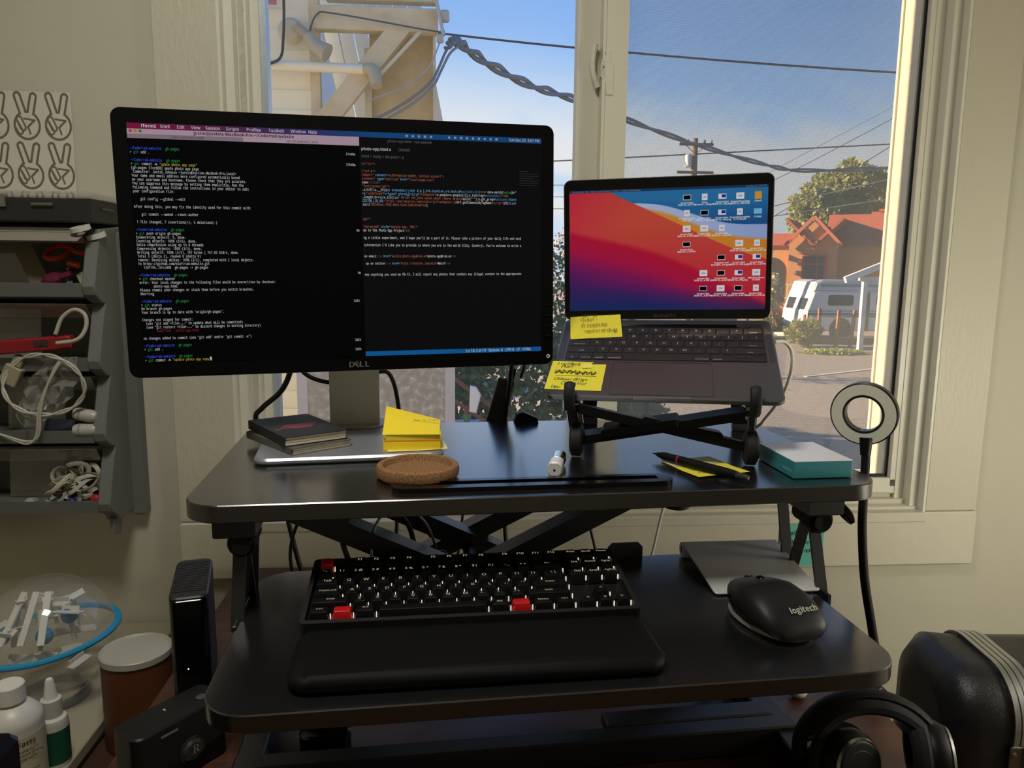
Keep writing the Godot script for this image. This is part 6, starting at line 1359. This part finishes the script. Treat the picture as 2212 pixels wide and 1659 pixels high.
	mi("wall", G.new().box(V(0, 1.3, 0), V(4.0, 2.6, 4.0)), mat("b5afa2", 0.8), lh)
	mi("roof", G.new().prism(PackedVector2Array([V2(-2.4, 2.55), V2(2.4, 2.55), V2(0, 4.0)]), -2.2, 2.2, 0.0, Transform3D(Basis(V(1, 0, 0), V(0, 0, 1), V(0, 1, 0)), Vector3.ZERO)), mat("5c5c60", 0.8), lh)
	for k in 3: tree("street_tree", ["street tree far left, nearest one, out past the window edge", "middle street tree far left, out past the window edge", "farthest street tree far left, out past the window edge"][k], V(-9.0 - 2.0 * k, -1.8 + 0.15 * k, -15.5 - 4.6 * k), 3.6, V(1.9, 2.2, 1.3), 700, 0.40, "4f5c34", 120 + k, "street trees to the left", 0.2)

func wires() -> void:
	var pl := thing("utility_pole", "wooden utility pole with two crossarms above the laptop", "utility pole", TR(V(9.44, -1.45, -28.9)))
	var wd := mat("6a5b50", 0.85)
	mi("pole", G.new().tube([V(0, 0, 0), V(0, 7.72, 0)], [0.17, 0.12], 12), wd, pl)
	for y in [7.48, 6.42]: mi("crossarm", G.new().box(V(0.02, y, 0.12), V(1.35 if y > 7 else 1.45, 0.10, 0.10), 0.01), wd, pl)
	for s in [-0.6, -0.3, 0.35, 0.62]: mi("insulator", G.new().lathe([V2(0.01, 7.52), V2(0.045, 7.54), V2(0.045, 7.62), V2(0.015, 7.68)], 10, TR(V(s, 0, 0.12))), mat("8a8f92", 0.4), pl)
	for s in [-1, 1]: mi("arm_brace", G.new().bar(V(s * 0.42, 7.46, 0.16), V(0, 7.1, 0.14), 0.04, 0.02), wd, pl)
	mi("transformer", G.new().lathe([V2(0.02, 6.6), V2(0.13, 6.62), V2(0.13, 7.08), V2(0.02, 7.12)], 16, TR(V(-0.26, 0, 0.12))), mat("b9bdbf", 0.5), pl)
	var p2 := thing("utility_pole", "second wooden utility pole out past the window's right edge", "utility pole", TR(V(15.55, -1.46, -23.65)))
	mi("pole", G.new().tube([V(0, 0, 0), V(0, 9.2, 0)], [0.16, 0.12], 12), wd, p2)
	mi("crossarm", G.new().box(V(0, 8.6, 0.1), V(0.1, 0.1, 1.4), 0.01), wd, p2)
	var c := func(label: String, pts: Array, r: float, col: String, n := 6) -> void: solo("overhead_wire", G.new().tube(curve(pts, n), r, 6), mat(col, 0.6), label, "wire", Transform3D.IDENTITY, "overhead wires", 60.0)
	c.call("straight dark wire crossing both panes near the top", [V(-1.9, 3.89, -7.16), V(-1.23, 3.82, -7.1), V(1.29, 3.57, -6.87), V(4.58, 3.35, -6.57), V(9.0, 3.2, -6.2)], 0.011, "3c3a42")
	# twisted service drop
	var w2 := [V(-0.02, 2.30, -2.19), V(0.0, 2.345, -2.25), V(0.02, 2.36, -2.31), V(0.05, 2.375, -2.41), V(0.21, 2.41, -2.91), V(0.54, 2.53, -3.92), V(1.03, 2.72, -5.23), V(2.02, 3.03, -7.74), V(3.77, 3.23, -10.68), V(5.66, 3.19, -12.55), V(6.88, 3.21, -13.48), V(9.63, 3.54, -15.34), V(11.06, 3.81, -16.29)]
	var g := G.new()
	var line := curve(w2, 10)
	for ph in 2:
		var tw := []
		for k in line.size(): tw.append(line[k] + V(cos(k * 0.55 + PI * ph), sin(k * 0.55 + PI * ph), 0) * (0.010 + 0.00016 * k))
		var rad := []
		for k in line.size(): rad.append(0.008 + 0.00014 * k)
		g.tube(tw, rad, 6)
	solo("service_cable", g, mat("6d7378", 0.6), "thick twisted service cable sagging across both panes", "cable", Transform3D.IDENTITY, "", 60.0)
	c.call("grey cable loop hanging from the porch corner, outer one", [V(0.02, 2.36, -2.31), V(-0.02, 2.30, -2.21), V(-0.06, 2.19, -2.12), V(-0.09, 2.12, -2.05), V(-0.18, 2.04, -2.03), V(-0.30, 1.97, -2.03), V(-0.44, 1.91, -2.04)], 0.0065, "777c82")
	c.call("grey cable loop hanging from the porch corner, inner one", [V(0.03, 2.34, -2.31), V(-0.01, 2.28, -2.22), V(-0.05, 2.18, -2.13), V(-0.085, 2.10, -2.06), V(-0.17, 2.025, -2.045), V(-0.28, 1.96, -2.045)], 0.006, "8a8f94")
	c.call("thin pale cable curving over the plywood panel", [V(-0.05, 2.29, -2.06), V(-0.10, 2.18, -2.05), V(-0.20, 2.10, -2.05), V(-0.32, 2.05, -2.05), V(-0.36, 2.03, -2.05)], 0.0035, "a8adb0")
	c.call("black cable hanging down beside the flood light", [V(-0.72, 2.6, -2.08), V(-0.715, 2.40, -2.06), V(-0.722, 2.28, -2.06), V(-0.735, 2.20, -2.05), V(-0.80, 2.17, -2.06)], 0.006, "1d1e22")
	c.call("dark wire stapled along the porch beam", [V(-0.62, 2.30, -2.08), V(-0.58, 2.385, -2.07), V(-0.50, 2.39, -2.06), V(-0.10, 2.335, -2.06), V(-0.03, 2.33, -2.05)], 0.004, "4a4a50")
	c.call("level wire passing in front of the utility pole", [V(3.13, 5.29, -29.2), V(6.73, 5.49, -28.9), V(17.56, 6.29, -29.3), V(19.98, 6.44, -29.1)], 0.028, "4a4850")
	c.call("steepest thin wire climbing right of the pole", [V(9.36, 3.60, -23.49), V(11.76, 4.81, -23.49), V(14.32, 6.18, -23.5), V(15.5, 6.84, -23.6)], 0.012, "77777c")
	c.call("second thin wire climbing above the steepest one", [V(9.36, 3.9, -23.46), V(14.32, 6.55, -23.56), V(15.5, 7.2, -23.6)], 0.010, "8f9094")
	c.call("thin wire climbing toward the tree top", [V(9.71, 2.73, -22.31), V(13.74, 5.17, -22.38), V(15.5, 6.3, -23.6)], 0.014, "66666c")
	c.call("pale wire across the tree, lower one", [V(9.73, 2.87, -24.36), V(14.89, 3.70, -24.09), V(15.5, 3.8, -23.7)], 0.018, "a9a8a2")
	c.call("pale wire across the tree, upper one", [V(9.73, 3.12, -24.4), V(14.89, 4.36, -24.19), V(15.5, 4.5, -23.7)], 0.018, "a9a8a2")
	for k in 3: c.call("faint level wire between the monitor and the laptop, %s of three" % ["top", "middle", "bottom"][k], [V(2.0, 4.4 - 0.45 * k, -29.1), V(9.40, 4.46 - 0.45 * k, -28.8)], 0.014, "7a7a80")
func _ready() -> void:
	setup()
	materials()
	room()
	desk()
	riser()
	monitor()
	laptop()
	laptop_stand()
	desk_items()
	ring_lamp()
	tray_items()
	cables()
	left_side()
	right_side()
	outside()
